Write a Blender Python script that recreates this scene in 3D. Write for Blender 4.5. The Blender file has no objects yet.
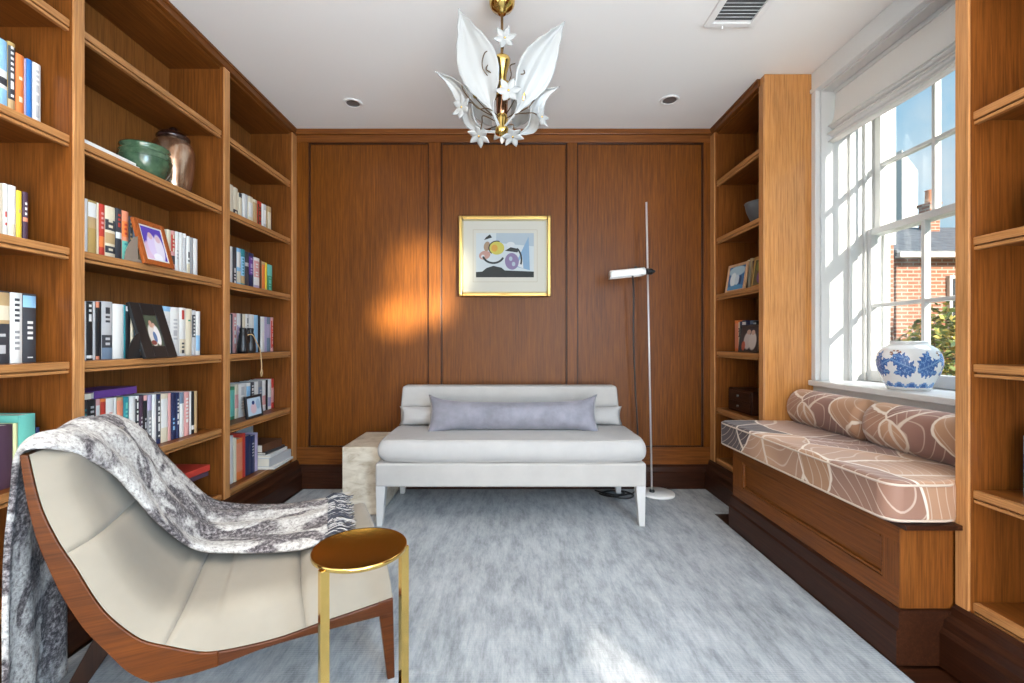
import bpy, bmesh, math, random
from mathutils import Vector, Matrix, noise
random.seed(7)
S = bpy.context.scene
COL = S.collection
PI = math.pi

# ---------------------------------------------------------------- camera
F = 450.0; CX = 509.0; CY = 341.0; EYE = 1.05
cam_d = bpy.data.cameras.new('camera'); cam = bpy.data.objects.new('camera', cam_d); COL.objects.link(cam)
cam.location = (0, 0, EYE); cam.rotation_euler = (PI/2, 0, 0)
cam_d.sensor_width = 36; cam_d.lens = F/1024*36; cam_d.shift_x = 3/1024; cam_d.shift_y = -0.5/1024
cam_d.clip_start = .02; cam_d.clip_end = 200
S.camera = cam

# ---------------------------------------------------------------- colour management, sky, sun, large daylight, added fill
S.view_settings.view_transform = 'Standard'; S.view_settings.look = 'None'
S.view_settings.gamma = 1; S.view_settings.use_curve_mapping = False
S.view_settings.exposure = 0.0
S.cycles.max_bounces = 7; S.cycles.diffuse_bounces = 4; S.cycles.glossy_bounces = 3; S.cycles.transmission_bounces = 6
S.cycles.transparent_max_bounces = 8
S.cycles.use_denoising = True
S.cycles.sample_clamp_indirect = 6; S.cycles.caustics_reflective = False; S.cycles.caustics_refractive = False

W = bpy.data.worlds.new('sky'); S.world = W; W.use_nodes = True
nt = W.node_tree; nt.nodes.clear()
wo = nt.nodes.new('ShaderNodeOutputWorld'); bg = nt.nodes.new('ShaderNodeBackground')
tc = nt.nodes.new('ShaderNodeTexCoord'); sx = nt.nodes.new('ShaderNodeSeparateXYZ'); cr = nt.nodes.new('ShaderNodeValToRGB')
nt.links.new(tc.outputs['Generated'], sx.inputs[0]); nt.links.new(sx.outputs['Z'], cr.inputs[0])
cr.color_ramp.elements[0].position = 0.0; cr.color_ramp.elements[0].color = (.72, .88, .95, 1)
cr.color_ramp.elements[1].position = .8; cr.color_ramp.elements[1].color = (.16, .42, .80, 1)
e = cr.color_ramp.elements.new(.3); e.color = (.36, .68, .92, 1)
nz = nt.nodes.new('ShaderNodeTexNoise'); nz.inputs['Scale'].default_value = 5; nz.inputs['Detail'].default_value = 5
nr = nt.nodes.new('ShaderNodeMapRange'); nr.inputs[1].default_value = .56; nr.inputs[2].default_value = .75; nr.inputs[4].default_value = .7
mx = nt.nodes.new('ShaderNodeMixRGB'); mx.inputs[2].default_value = (.95, .97, 1, 1)
nt.links.new(tc.outputs['Generated'], nz.inputs['Vector']); nt.links.new(nz.outputs[0], nr.inputs[0])
nt.links.new(nr.outputs[0], mx.inputs[0]); nt.links.new(cr.outputs[0], mx.inputs[1]); nt.links.new(mx.outputs[0], bg.inputs[0])
bg.inputs[1].default_value = 1.0
nt.links.new(bg.outputs[0], wo.inputs[0])

YB_WALL = 3.24
SUN = Vector((-.36, 1, -.335)).normalized()
def lamp(name, kind, loc, direction, energy, color, **kw):
    d = bpy.data.lights.new(name, kind); d.energy = energy; d.color = color
    for k, v in kw.items(): setattr(d, k, v)
    o = bpy.data.objects.new(name, d); COL.objects.link(o); o.location = loc
    o.rotation_euler = Vector(direction).to_track_quat('-Z', 'Y').to_euler()
    return o
lamp('sun', 'SUN', (6, -8, 6), SUN, 11.0, (1, .93, .82), angle=.009)
# added fill lamp, unseen behind the camera, lighting the room from the front
lamp('rear_fill', 'AREA', (0, -4.1, 1.45), (0, 1, 0), 70, (1, .97, .93), shape='RECTANGLE', size=3.2, size_y=2.3)
# a second window in the same wall, behind the near bookcase
lamp('side_window_daylight', 'AREA', (1.70, -1.2, 1.55), (-.80, .60, -.08), 190, (.44, .72, 1), shape='RECTANGLE', size=1.5, size_y=1.6)
# added uplight low behind the camera, brightening the ceiling
lamp('added_uplight', 'AREA', (.9, -1.5, .06), (.08, .33, 1), 390, (1, .955, .89), shape='RECTANGLE', size=3.0, size_y=3.0)
# unseen pair added to brighten the chair, then the two recessed lights in view
for sx_, sy_, e_ in ((-.994, .95, 85), (1.01, .95, 35), (-.994, 2.868, 6), (1.01, 2.83, 6)):
    lamp('downlight_and_fill', 'SPOT', (sx_, sy_, 2.545), (0, 0, -1), e_, (1, .92, .80), spot_size=2.3, spot_blend=1.0, shadow_soft_size=.05)
# open sky high above the garden, falling in through the sash window
lamp('garden_skylight', 'AREA', (4.6, 2.2, 5.2), (-.72, 0, -.69), 480, (.86, .93, 1), shape='RECTANGLE', size=3.2, size_y=2.6)
# sun thrown back from panes of the houses opposite, coming in by the side window
for (gx, gz, ge, gs) in ((-.785, 1.235, 12500, .072), (-.535, 1.285, 9000, .062), (-.60, 1.54, 5200, .125)):
    src = Vector((1.70, -1.15, 1.55)); lamp('pane_glint', 'SPOT', src, Vector((gx, YB_WALL, gz)) - src, ge*.9, (1, .92, .66), spot_size=gs, spot_blend=1.0, shadow_soft_size=.10)

# ---------------------------------------------------------------- node helpers
def mat(name, color=(.8, .8, .8), rough=.5, metal=0.0, spec=.5, coat=0.0, sheen=0.0):
    m = bpy.data.materials.new(name); m.use_nodes = True
    b = m.node_tree.nodes['Principled BSDF']
    b.inputs['Base Color'].default_value = (*color, 1); b.inputs['Roughness'].default_value = rough
    b.inputs['Metallic'].default_value = metal; b.inputs['Specular IOR Level'].default_value = spec
    b.inputs['Coat Weight'].default_value = coat; b.inputs['Coat Roughness'].default_value = .18
    b.inputs['Sheen Weight'].default_value = sheen
    return m
def N(m, kind, **props):
    n = m.node_tree.nodes.new(kind)
    for k, v in props.items(): setattr(n, k, v)
    return n
def L(m, a, b): m.node_tree.links.new(a, b)
def BSDF(m): return m.node_tree.nodes['Principled BSDF']
def coords(m, scale, kind='Object', rot=(0, 0, 0)):
    t = N(m, 'ShaderNodeTexCoord'); mp = N(m, 'ShaderNodeMapping')
    mp.inputs['Scale'].default_value = scale; mp.inputs['Rotation'].default_value = rot
    L(m, t.outputs[kind], mp.inputs['Vector']); return mp.outputs[0]
def ramp(m, fac, stops):
    r = N(m, 'ShaderNodeValToRGB'); el = r.color_ramp.elements
    while len(el) < len(stops): el.new(.5)
    for e, (p, c) in zip(el, stops): e.position = p; e.color = (*c, 1)
    L(m, fac, r.inputs[0]); return r.outputs[0]
def bump(m, fac, strength, dist=.002):
    b = N(m, 'ShaderNodeBump'); b.inputs['Strength'].default_value = strength; b.inputs['Distance'].default_value = dist
    L(m, fac, b.inputs['Height']); L(m, b.outputs[0], BSDF(m).inputs['Normal'])
def tex_noise(m, vec, scale, detail=4, rough=.55, dist=0):
    n = N(m, 'ShaderNodeTexNoise'); n.inputs['Scale'].default_value = scale; n.inputs['Detail'].default_value = detail
    n.inputs['Roughness'].default_value = rough; n.inputs['Distortion'].default_value = dist
    L(m, vec, n.inputs['Vector']); return n.outputs[0]
def mixc(m, fac, a, b, mode='MIX'):
    x = N(m, 'ShaderNodeMixRGB', blend_type=mode)
    for i, v in ((0, fac), (1, a), (2, b)):
        if hasattr(v, 'default_value'): L(m, v, x.inputs[i])
        else: x.inputs[i].default_value = v if i == 0 else (*v, 1)
    return x.outputs[0]

def wood(name, dark, mid, light, axis='Z', rough=.42, coat=.12):
    """straight-grained oak stained warm brown; grain runs along axis"""
    m = mat(name, mid, rough, coat=coat, spec=.22)
    sc = {'Z': (1, 1, .045), 'Y': (1, .045, 1), 'X': (.045, 1, 1)}[axis]
    v = coords(m, sc)
    n1 = tex_noise(m, v, 95, 5, .65)
    v2 = coords(m, {'Z': (1, 1, .12), 'Y': (1, .12, 1), 'X': (.12, 1, 1)}[axis])
    n2 = tex_noise(m, v2, 7, 3, .5, .8)
    c = ramp(m, n1, [(.28, dark), (.5, mid), (.74, light)])
    c2 = ramp(m, n2, [(.3, tuple(x*.72 for x in mid)), (.7, tuple(min(1, x*1.25) for x in mid))])
    mixed = mixc(m, .45, c, c2)
    n3 = tex_noise(m, coords(m, {'Z': (1, 1, .02), 'Y': (1, .02, 1), 'X': (.02, 1, 1)}[axis]), 260, 3, .6)
    mixed = mixc(m, .55, mixed, ramp(m, n3, [(.36, (.45, .42, .40)), (.52, (1, 1, 1))]), 'MULTIPLY')
    L(m, mixed, BSDF(m).inputs['Base Color'])
    bump(m, n1, .12, .001)
    return m

# ---------------------------------------------------------------- mesh helpers
def box(bm, x0, x1, y0, y1, z0, z1, mi=0, taper=None):
    vs = [bm.verts.new(p) for p in ((x0, y0, z0), (x1, y0, z0), (x1, y1, z0), (x0, y1, z0), (x0, y0, z1), (x1, y0, z1), (x1, y1, z1), (x0, y1, z1))]
    for f in ((0, 3, 2, 1), (4, 5, 6, 7), (0, 1, 5, 4), (1, 2, 6, 5), (2, 3, 7, 6), (3, 0, 4, 7)):
        fc = bm.faces.new([vs[i] for i in f]); fc.material_index = mi
    return vs
def B(*boxes):
    bm = bmesh.new()
    for b in boxes: box(bm, *b)
    return bm
def prism(bm, pts, axis, a, b, mi=0):
    """closed 2-D outline extruded along axis from a to b (pts are the other two coordinates in x,y,z order)"""
    def P(p, t): return {'X': (t, p[0], p[1]), 'Y': (p[0], t, p[1]), 'Z': (p[0], p[1], t)}[axis]
    v0 = [bm.verts.new(P(p, a)) for p in pts]; v1 = [bm.verts.new(P(p, b)) for p in pts]
    n = len(pts)
    fs = [bm.faces.new(v0), bm.faces.new(list(reversed(v1)))]
    for i in range(n): fs.append(bm.faces.new((v0[i], v1[i], v1[(i+1) % n], v0[(i+1) % n])))
    for f in fs: f.material_index = mi
    bmesh.ops.recalc_face_normals(bm, faces=fs)
def lathe(bm, prof, c=(0, 0, 0), seg=32, mi=0, sx=1, sy=1, matfn=None, close=True):
    rings = []
    for r, z in prof:
        if r < 1e-5: rings.append([bm.verts.new((c[0], c[1], c[2]+z))])
        else: rings.append([bm.verts.new((c[0]+sx*r*math.cos(2*PI*k/seg), c[1]+sy*r*math.sin(2*PI*k/seg), c[2]+z)) for k in range(seg)])
    for i in range(len(rings)-1):
        a, b = rings[i], rings[i+1]
        for k in range(seg):
            k2 = (k+1) % seg
            if len(a) == 1 and len(b) == 1: continue
            if len(a) == 1: f = bm.faces.new((a[0], b[k2], b[k]))
            elif len(b) == 1: f = bm.faces.new((a[k], a[k2], b[0]))
            else: f = bm.faces.new((a[k], a[k2], b[k2], b[k]))
            f.material_index = matfn(k/seg, (i+.5)/(len(rings)-1)) if matfn else mi
    if close:
        for rg, flip in ((rings[0], True), (rings[-1], False)):
            if len(rg) > 1:
                f = bm.faces.new(list(reversed(rg)) if flip else rg); f.material_index = mi if not matfn else 0
def tube(bm, pts, r, seg=8, mi=0, r1=None):
    pts = [Vector(p) for p in pts]; n = len(pts); rings = []
    up = Vector((0, 0, 1))
    prev = None
    for i, p in enumerate(pts):
        t = (pts[min(n-1, i+1)] - pts[max(0, i-1)]).normalized()
        if prev is None:
            a = t.cross(up)
            if a.length < .05: a = t.cross(Vector((0, 1, 0)))
        else: a = prev - t*prev.dot(t)
        a.normalize(); prev = a; b = t.cross(a)
        rr = r if r1 is None else r + (r1-r)*i/(n-1)
        rings.append([bm.verts.new(p + a*rr*math.cos(2*PI*k/seg) + b*rr*math.sin(2*PI*k/seg)) for k in range(seg)])
    for i in range(n-1):
        for k in range(seg):
            f = bm.faces.new((rings[i][k], rings[i][(k+1) % seg], rings[i+1][(k+1) % seg], rings[i+1][k])); f.material_index = mi
    bm.faces.new(rings[0]).material_index = mi; bm.faces.new(list(reversed(rings[-1]))).material_index = mi
def smooth_path(pts, n=8):
    pts = [Vector(p) for p in pts]; out = []
    for i in range(len(pts)-1):
        p0, p1, p2, p3 = pts[max(0, i-1)], pts[i], pts[i+1], pts[min(len(pts)-1, i+2)]
        for k in range(n):
            t = k/n
            out.append(.5*((2*p1)+(p2-p0)*t+(2*p0-5*p1+4*p2-p3)*t*t+(-p0+3*p1-3*p2+p3)*t**3))
    out.append(pts[-1]); return out
def grid(bm, rows, mi=0, closed_u=False):
    vs = [[bm.verts.new(p) for p in r] for r in rows]
    for i in range(len(vs)-1):
        m = len(vs[i])
        for k in range(m if closed_u else m-1):
            f = bm.faces.new((vs[i][k], vs[i][(k+1) % m], vs[i+1][(k+1) % m], vs[i+1][k])); f.material_index = mi
    return vs

def origin_of(p):
    o = Vector((0, 0, 0))
    while p is not None: o = o + p.location; p = p.parent
    return o
def obj(name, bm, mats, parent=None, smooth=False, bevel=0, local=False, loc=None, seg=2, subsurf=0, solid=0, recalc=True):
    """links bm as ONE mesh object; coordinates are the room's unless local is set"""
    base = Vector(loc) if loc is not None else Vector((0, 0, 0))
    if recalc: bmesh.ops.recalc_face_normals(bm, faces=bm.faces[:])
    if not local: bmesh.ops.translate(bm, vec=-(origin_of(parent)+base), verts=bm.verts[:])
    me = bpy.data.meshes.new(name); bm.to_mesh(me); bm.free()
    for m in (mats if isinstance(mats, (list, tuple)) else [mats]): me.materials.append(m)
    if smooth:
        for p in me.polygons: p.use_smooth = True
    o = bpy.data.objects.new(name, me); COL.objects.link(o); o.parent = parent; o.location = base
    if solid:
        q = o.modifiers.new('solid', 'SOLIDIFY'); q.thickness = solid; q.offset = 0
    if bevel:
        q = o.modifiers.new('bevel', 'BEVEL'); q.width = bevel; q.segments = seg; q.limit_method = 'ANGLE'; q.angle_limit = .6; q.harden_normals = False
    if subsurf:
        q = o.modifiers.new('sub', 'SUBSURF'); q.levels = subsurf; q.render_levels = subsurf
    return o
def tag(o, label, cat, group=None, kind=None):
    o['label'] = label; o['category'] = cat
    if group: o['group'] = group
    if kind: o['kind'] = kind
    return o
def thing(name, label, cat, loc=(0, 0, 0), rotz=0, group=None):
    o = bpy.data.objects.new(name, None); COL.objects.link(o); o.location = loc; o.rotation_euler = (0, 0, rotz)
    o.empty_display_size = .05
    return tag(o, label, cat, group)
def struct(name, bm, m, label=None, **kw):
    o = obj(name, bm, m, **kw); o['kind'] = 'structure'
    if label: o['label'] = label
    return o

# ---------------------------------------------------------------- materials
D1, M1, G1 = (.070, .020, .003), (.165, .050, .008), (.270, .095, .020)
WOOD_V = wood('oak_upright', D1, M1, G1, 'Z')
WOOD_Y = wood('oak_along', D1, M1, G1, 'Y')
WOOD_X = wood('oak_across', D1, M1, G1, 'X')
WOOD_B = wood('oak_lit_back', (.12, .040, .008), (.26, .092, .020), (.38, .150, .040), 'Z')  # same oak, lightened to put light inside the shelves into its colour
WOOD_L = wood('oak_lit_upright', (.36, .14, .034), (.56, .25, .072), (.68, .34, .11), 'Z', .34, 1.0)  # same oak again; the bright light on the end panel is in the colour
WOOD_P = wood('oak_panel', (.054, .0145, .001), (.143, .041, .0028), (.232, .076, .006), 'Z', .44, .0)
WOOD_E = wood('oak_lit_edge', (.26, .105, .032), (.42, .19, .065), (.54, .27, .10), 'Y', .4, .2)  # window light on the shelf lips is painted into this paler oak
WOOD_EZ = wood('oak_lit_stile', (.30, .125, .04), (.48, .22, .078), (.60, .31, .12), 'Z', .4, .2)  # stiles of the same oak, paler to carry the light falling on them
WOOD_D = wood('oak_dark_base', (.012, .003, .001), (.034, .010, .004), (.075, .025, .009), 'Y', .38, .05)
WOOD_DX = wood('oak_dark_base_across', (.012, .003, .001), (.034, .010, .004), (.075, .025, .009), 'X', .38, .05)
WALNUT = wood('walnut', (.035, .008, .001), (.095, .024, .003), (.17, .046, .004), 'X', .38, .0)
WALNUT_D = wood('walnut_dark', (.008, .003, .0015), (.016, .006, .003), (.03, .010, .005), 'Z', .4, .0)
PAINT = mat('ceiling_paint', (.87, .855, .835), .9, spec=.2)
WPAINT = mat('white_trim_paint', (.64, .64, .63), .35)
GPAINT = mat('pale_grey_paint', (.72, .73, .72), .5)
WHITE_MET = mat('white_enamel', (.83, .82, .80), .3)
BLACK = mat('black_plastic', (.012, .012, .013), .4)
CHROME = mat('chrome', (.62, .60, .58), .35, .45)
BRASS = mat('polished_brass', (.78, .53, .16), .12, 1)
BRASS_TOP = mat('bronzed_brass_top', (.50, .32, .065), .24, 1)
GOLD = mat('gilt', (.50, .33, .11), .36, .95)
PAGES = mat('page_edges', (.74, .68, .56), .8)
GLASSY = mat('window_glass', (1, 1, 1), 0)
def _glass(m):
    nt = m.node_tree; nt.nodes.remove(BSDF(m))
    o = [n for n in nt.nodes if n.type == 'OUTPUT_MATERIAL'][0]
    t = N(m, 'ShaderNodeBsdfTransparent'); g = N(m, 'ShaderNodeBsdfGlossy'); g.inputs['Roughness'].default_value = .01
    mxs = N(m, 'ShaderNodeMixShader'); mxs.inputs[0].default_value = .05
    t.inputs[0].default_value = (.97, .985, .98, 1)
    L(m, t.outputs[0], mxs.inputs[1]); L(m, g.outputs[0], mxs.inputs[2]); L(m, mxs.outputs[0], o.inputs[0])
_glass(GLASSY)

def fabric(name, color, var=.08, rough=.85, weave=700, sheen=.25, mott=9):
    m = mat(name, color, rough, spec=.25, sheen=sheen)
    v = coords(m, (1, 1, 1))
    n = tex_noise(m, v, mott, 4, .6)
    L(m, ramp(m, n, [(.25, tuple(max(0, c*(1-var)) for c in color)), (.75, tuple(min(1, c*(1+var)) for c in color))]), BSDF(m).inputs['Base Color'])
    bump(m, tex_noise(m, v, weave, 2, .5), .25, .0008)
    return m
LINEN = fabric('off_white_linen', (.405, .385, .365), .05, sheen=.1)
LINEN2 = fabric('off_white_seat_linen', (.41, .395, .385), .05, sheen=.1)
VELVET = fabric('greige_velvet', (.262, .226, .178), .10, .75, 500, .15, 5)
LILAC = fabric('lilac_grey_velvet', (.205, .20, .235), .30, .6, 400, .3, 9)

RUG = mat('pale_rug', (.5, .49, .46), .8, spec=.15, sheen=.25)
def _rug(m):
    v = coords(m, (1, 1, 1)); n1 = tex_noise(m, v, 2.1, 5, .6, .6); n2 = tex_noise(m, coords(m, (3.4, 1, 1), rot=(0, 0, .45)), 5, 6, .78)
    n3 = tex_noise(m, coords(m, (10, 1, 1), rot=(0, 0, -.55)), 7, 5, .7)
    c1 = ramp(m, n1, [(.3, (.22, .235, .245)), (.7, (.37, .385, .405))])
    c2 = ramp(m, n2, [(.36, (.10, .115, .13)), (.5, (.33, .345, .365)), (.66, (.54, .55, .56))])
    cm = mixc(m, .5, c1, c2); cm = mixc(m, .5, cm, ramp(m, n3, [(.34, (.62, .65, .68)), (.52, (1, 1, 1))]), 'MULTIPLY')
    L(m, cm, BSDF(m).inputs['Base Color'])
    w = N(m, 'ShaderNodeTexWave'); w.bands_direction = 'Y'; w.inputs['Scale'].default_value = 34; w.inputs['Distortion'].default_value = .7; w.inputs['Detail'].default_value = 2
    L(m, v, w.inputs['Vector']); bump(m, w.outputs['Fac'], .35, .003)
_rug(RUG)

TRAV = mat('travertine', (.55, .48, .38), .5)
def _trav(m):
    v = coords(m, (1, 1, 2.2)); n = tex_noise(m, v, 9, 7, .65, .5)
    L(m, ramp(m, n, [(.3, (.36, .29, .21)), (.5, (.56, .49, .39)), (.7, (.68, .62, .52))]), BSDF(m).inputs['Base Color'])
    bump(m, tex_noise(m, v, 60, 3), .2, .002)
_trav(TRAV)

FUR = mat('grey_white_fur', (.5, .48, .47), .95, spec=.1, sheen=.15)
def _fur(m):
    v = coords(m, (1, 1, 1)); n1 = tex_noise(m, coords(m, (.75, 1.5, 1.0)), 4.6, 2.5, .5, 1.0); n2 = tex_noise(m, v, 85, 4, .75)
    mask = ramp(m, n1, [(.475, (0, 0, 0)), (.53, (1, 1, 1))])
    grey = ramp(m, n2, [(.38, (.030, .024, .026)), (.50, (.13, .11, .115)), (.63, (.42, .38, .375))])
    white = ramp(m, n2, [(.34, (.24, .21, .20)), (.48, (.54, .51, .485)), (.64, (.74, .72, .69))])
    L(m, mixc(m, mask, grey, white), BSDF(m).inputs['Base Color'])
    bump(m, n2, .9, .01)
_fur(FUR)
FRINGE = mat('dark_grey_fringe', (.06, .06, .075), .9)

LEAFY = mat('leaf_print_fabric', (.5, .35, .28), .55, spec=.3, sheen=.2)
def _leafy(m):
    v = coords(m, (1, 1, 1)); nz = N(m, 'ShaderNodeTexNoise'); nz.inputs['Scale'].default_value = 2.6; nz.inputs['Detail'].default_value = 1; L(m, v, nz.inputs['Vector'])
    vd = mixc(m, .19, v, nz.outputs['Color'])
    SC = 3.4
    vo = N(m, 'ShaderNodeTexVoronoi'); vo.feature = 'DISTANCE_TO_EDGE'; vo.inputs['Scale'].default_value = SC; L(m, vd, vo.inputs['Vector'])
    vf = N(m, 'ShaderNodeTexVoronoi'); vf.feature = 'F1'; vf.inputs['Scale'].default_value = SC; L(m, vd, vf.inputs['Vector'])
    def mth(op, a, b=None, c=None):
        n = N(m, 'ShaderNodeMath', operation=op)
        for i_, x in enumerate((a, b, c)):
            if x is None: continue
            if hasattr(x, 'default_value'): L(m, x, n.inputs[i_])
            else: n.inputs[i_].default_value = x
        return n.outputs[0]
    cellv = N(m, 'ShaderNodeSeparateColor'); L(m, vf.outputs['Color'], cellv.inputs[0])
    loc = N(m, 'ShaderNodeVectorMath', operation='SUBTRACT'); L(m, vd, loc.inputs[0]); L(m, vf.outputs['Position'], loc.inputs[1])
    rot = N(m, 'ShaderNodeVectorRotate'); rot.rotation_type = 'AXIS_ANGLE'; rot.inputs['Axis'].default_value = (-.55, .1, .83)
    L(m, loc.outputs[0], rot.inputs['Vector']); L(m, mth('MULTIPLY', cellv.outputs[1], 5.0), rot.inputs['Angle'])
    sp = N(m, 'ShaderNodeSeparateXYZ'); L(m, rot.outputs[0], sp.inputs[0])
    ax_, ay_ = sp.outputs['X'], mth('ABSOLUTE', sp.outputs['Y'])
    # side veins sweep forward and curve away from the midrib
    ph = mth('ADD', ax_, mth('ADD', mth('MULTIPLY', ay_, -.55), mth('MULTIPLY', mth('MULTIPLY', ay_, ay_), 3.2)))
    si = mth('SINE', mth('MULTIPLY', ph, 205))
    vein = ramp(m, si, [(.90, (0, 0, 0)), (.99, (.62, .62, .62))])
    mid = ramp(m, ay_, [(.004, (1, 1, 1)), (.0075, (0, 0, 0))])
    edge = ramp(m, mth('ADD', vo.outputs['Distance'], mth('MULTIPLY', si, .003)), [(.0, (1, 1, 1)), (.008, (1, 1, 1)), (.014, (0, 0, 0))])
    base = ramp(m, cellv.outputs[0], [(.0, (.46, .26, .13)), (.3, (.45, .27, .165)), (.5, (.25, .13, .105)), (.76, (.33, .19, .15)), (.78, (.042, .022, .026)), (1, (.055, .032, .033))])
    grad = ramp(m, ay_, [(.0, (1.0, .95, .92)), (.10, (.72, .66, .66))])
    base = mixc(m, 1, base, grad, 'MULTIPLY')
    c = mixc(m, vein, base, (.56, .44, .35)); c = mixc(m, mid, c, (.62, .52, .43)); c = mixc(m, edge, c, (.66, .57, .48))
    L(m, c, BSDF(m).inputs['Base Color'])
_leafy(LEAFY)

BLIND = mat('blind_linen', (.90, .865, .83), .9, spec=.1)
def _blind(m):
    nt = m.node_tree; o = [n for n in nt.nodes if n.type == 'OUTPUT_MATERIAL'][0]
    t = N(m, 'ShaderNodeBsdfTranslucent'); t.inputs[0].default_value = (.62, .58, .54, 1); mxs = N(m, 'ShaderNodeMixShader'); mxs.inputs[0].default_value = .25
    L(m, BSDF(m).outputs[0], mxs.inputs[1]); L(m, t.outputs[0], mxs.inputs[2]); L(m, mxs.outputs[0], o.inputs[0])
_blind(BLIND)
BLIND_TRIM = mat('blind_piping', (.78, .76, .72), .8)
GLEAF = mat('white_art_glass', (.38, .375, .36), .3, coat=.2)
WIRE = mat('bronze_wire', (.10, .055, .022), .4, .7)

_cc = {}
def cmat(rgb, rough=.45):
    k = tuple(round(c, 3) for c in rgb)
    if k not in _cc: _cc[k] = mat('cover_%03d' % len(_cc), rgb, rough)
    return _cc[k]
K = dict(white=(.76, .75, .72), cream=(.72, .64, .48), tan=(.50, .34, .17), gold=(.45, .30, .10), red=(.50, .045, .03), orange=(.74, .20, .05),
         salmon=(.72, .26, .15), pink=(.68, .34, .32), magenta=(.30, .03, .20), purple=(.13, .05, .26), lilac=(.42, .36, .52), navy=(.02, .03, .09), blue=(.02, .17, .52),
         sky=(.28, .52, .74), teal=(.03, .24, .28), mint=(.15, .50, .42), green=(.05, .26, .13), yellow=(.76, .55, .05), grey=(.27, .27, .28), silver=(.48, .48, .49),
         charcoal=(.045, .047, .055), black=(.012, .012, .014), brown=(.10, .04, .02), lime=(.62, .64, .34), plum=(.07, .035, .06), steel=(.16, .22, .30))

# ================================================================ room shell
YB = 3.24; ZC = 2.567; XL = -1.526; XR = 1.447; XW = 1.737; YREAR = -4.2
struct('floor', B((-1.9, 2.3, YREAR-.1, YB+.1, -.12, -.012)), WOOD_DX, 'dark stained wooden floor under the rug')
struct('ceiling', B((-1.9, 2.3, YREAR-.1, YB+.1, ZC, ZC+.12)), PAINT, 'flat off-white painted ceiling')
struct('wall_left', B((-1.94, -1.83, YREAR, YB, 0, ZC)), PAINT)
struct('wall_rear', B((-1.9, 2.3, YREAR-.1, YREAR, 0, ZC)), PAINT)
# right wall: opening of the window seen here, and an unseen hole shaped to throw the sun patch
bm = bmesh.new()
WY0, WY1, WZ0, WZ1 = 1.50, 2.515, .80, 2.45
XO = 2.12; XH = 1.80
for b in ((XW, XO, WY1, YB, 0, ZC), (XW, XO, WY0, WY1, 0, WZ0), (XW, XO, WY0, WY1, WZ1, ZC), (XW, XO, .5, WY0, 0, ZC), (XH, XO, .2, .5, 0, ZC)): box(bm, *b)
# sun patch polygon on the rug, carried back along the sun to the wall plane x = XO
def back(px, py):
    d = EYE*F/(py-CY); X = (px-CX)*d/F; t = (XH-X)/-SUN.x
    return (d - t*SUN.y, -t*SUN.z)
pa, pb, pc = back(597, 628), back(663, 683), back(570, 683)
# extend the two edges beyond the frame
def ext(a, b, k): return (a[0]+(b[0]-a[0])*k, a[1]+(b[1]-a[1])*k)
pb2, pc2 = ext(pa, pb, 1.6), ext(pa, pc, 1.6)
hole = [pa, pb2, pc2]
cy = sum(p[0] for p in hole)/3; cz = sum(p[1] for p in hole)/3
outer = [(.2, 0), (.2, ZC), (YREAR-.1, ZC), (YREAR-.1, 0)]
vo_ = [bm.verts.new((XH, y, z)) for y, z in outer]; vh_ = [bm.verts.new((XH, y, z)) for y, z in hole]
es = [bm.edges.new((vo_[i], vo_[(i+1) % 4])) for i in range(4)] + [bm.edges.new((vh_[i], vh_[(i+1) % 3])) for i in range(3)]
r = bmesh.ops.triangle_fill(bm, edges=es, use_beauty=True)
struct('wall_right', bm, PAINT, recalc=False)

# --- panelled back wall
bm = B((-1.9, 1.9, YB+.012, YB+.09, 0, ZC))
wb = struct('wall_back', bm, WOOD_P, 'tall oak panelled back wall in three bays behind the sofa')
def XB(px): return (px-CX)*YB/F
PAN = [(309, 429), (441, 567), (577, 703)]
pt, pbm = 2.476, .287
edges = [297] + [v for p in PAN for v in p] + [711]
for i in range(0, 8, 2):
    obj('stile', B((XB(edges[i])-(.2 if i == 0 else 0), XB(edges[i+1])+(.2 if i == 6 else 0), YB-.012, YB+.012, pbm, pt)), WOOD_P, wb, bevel=.003)
obj('rail', B((XB(297)-.2, XB(711)+.2, YB-.012, YB+.012, pt, ZC)), WOOD_X, wb, bevel=.003)
obj('rail', B((XB(297)-.2, XB(711)+.2, YB-.012, YB+.012, .15, pbm)), WOOD_X, wb, bevel=.003)
for a, b in PAN:
    x0, x1 = XB(a), XB(b); t = .008
    bm = B((x0, x0+t, YB-.004, YB+.012, pbm, pt), (x1-t, x1, YB-.004, YB+.012, pbm, pt), (x0+t, x1-t, YB-.004, YB+.012, pbm, pbm+t), (x0+t, x1-t, YB-.004, YB+.012, pt-t, pt))
    obj('panel_molding', bm, WOOD_D, wb, bevel=.002)
obj('crown_strip', B((XB(297)-.2, XB(711)+.2, YB-.03, YB-.012, ZC-.04, ZC)), WOOD_X, wb, bevel=.004)
bm = bmesh.new()
prism(bm, [(YB-.045, 0), (YB-.045, .11), (YB-.035, .12), (YB-.03, .15), (YB-.014, .165), (YB+.01, .165), (YB+.01, 0)], 'X', XB(297)-.15, XB(711)+.15)
struct('baseboard_back', bm, WOOD_DX, 'dark stained baseboard below the panelled back wall')

# --- rug, cut round the window seat
bm = bmesh.new()
rp = [(-1.457, -2.6), (1.247, -2.6), (1.247, 2.76), (1.40, 2.76), (1.40, YB-.05), (-1.457, YB-.05)]
prism(bm, rp, 'Z', -.0115, 0)
tag(obj('rug', bm, RUG), 'pale grey rug fitted wall to wall over the dark floor', 'rug')

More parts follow.
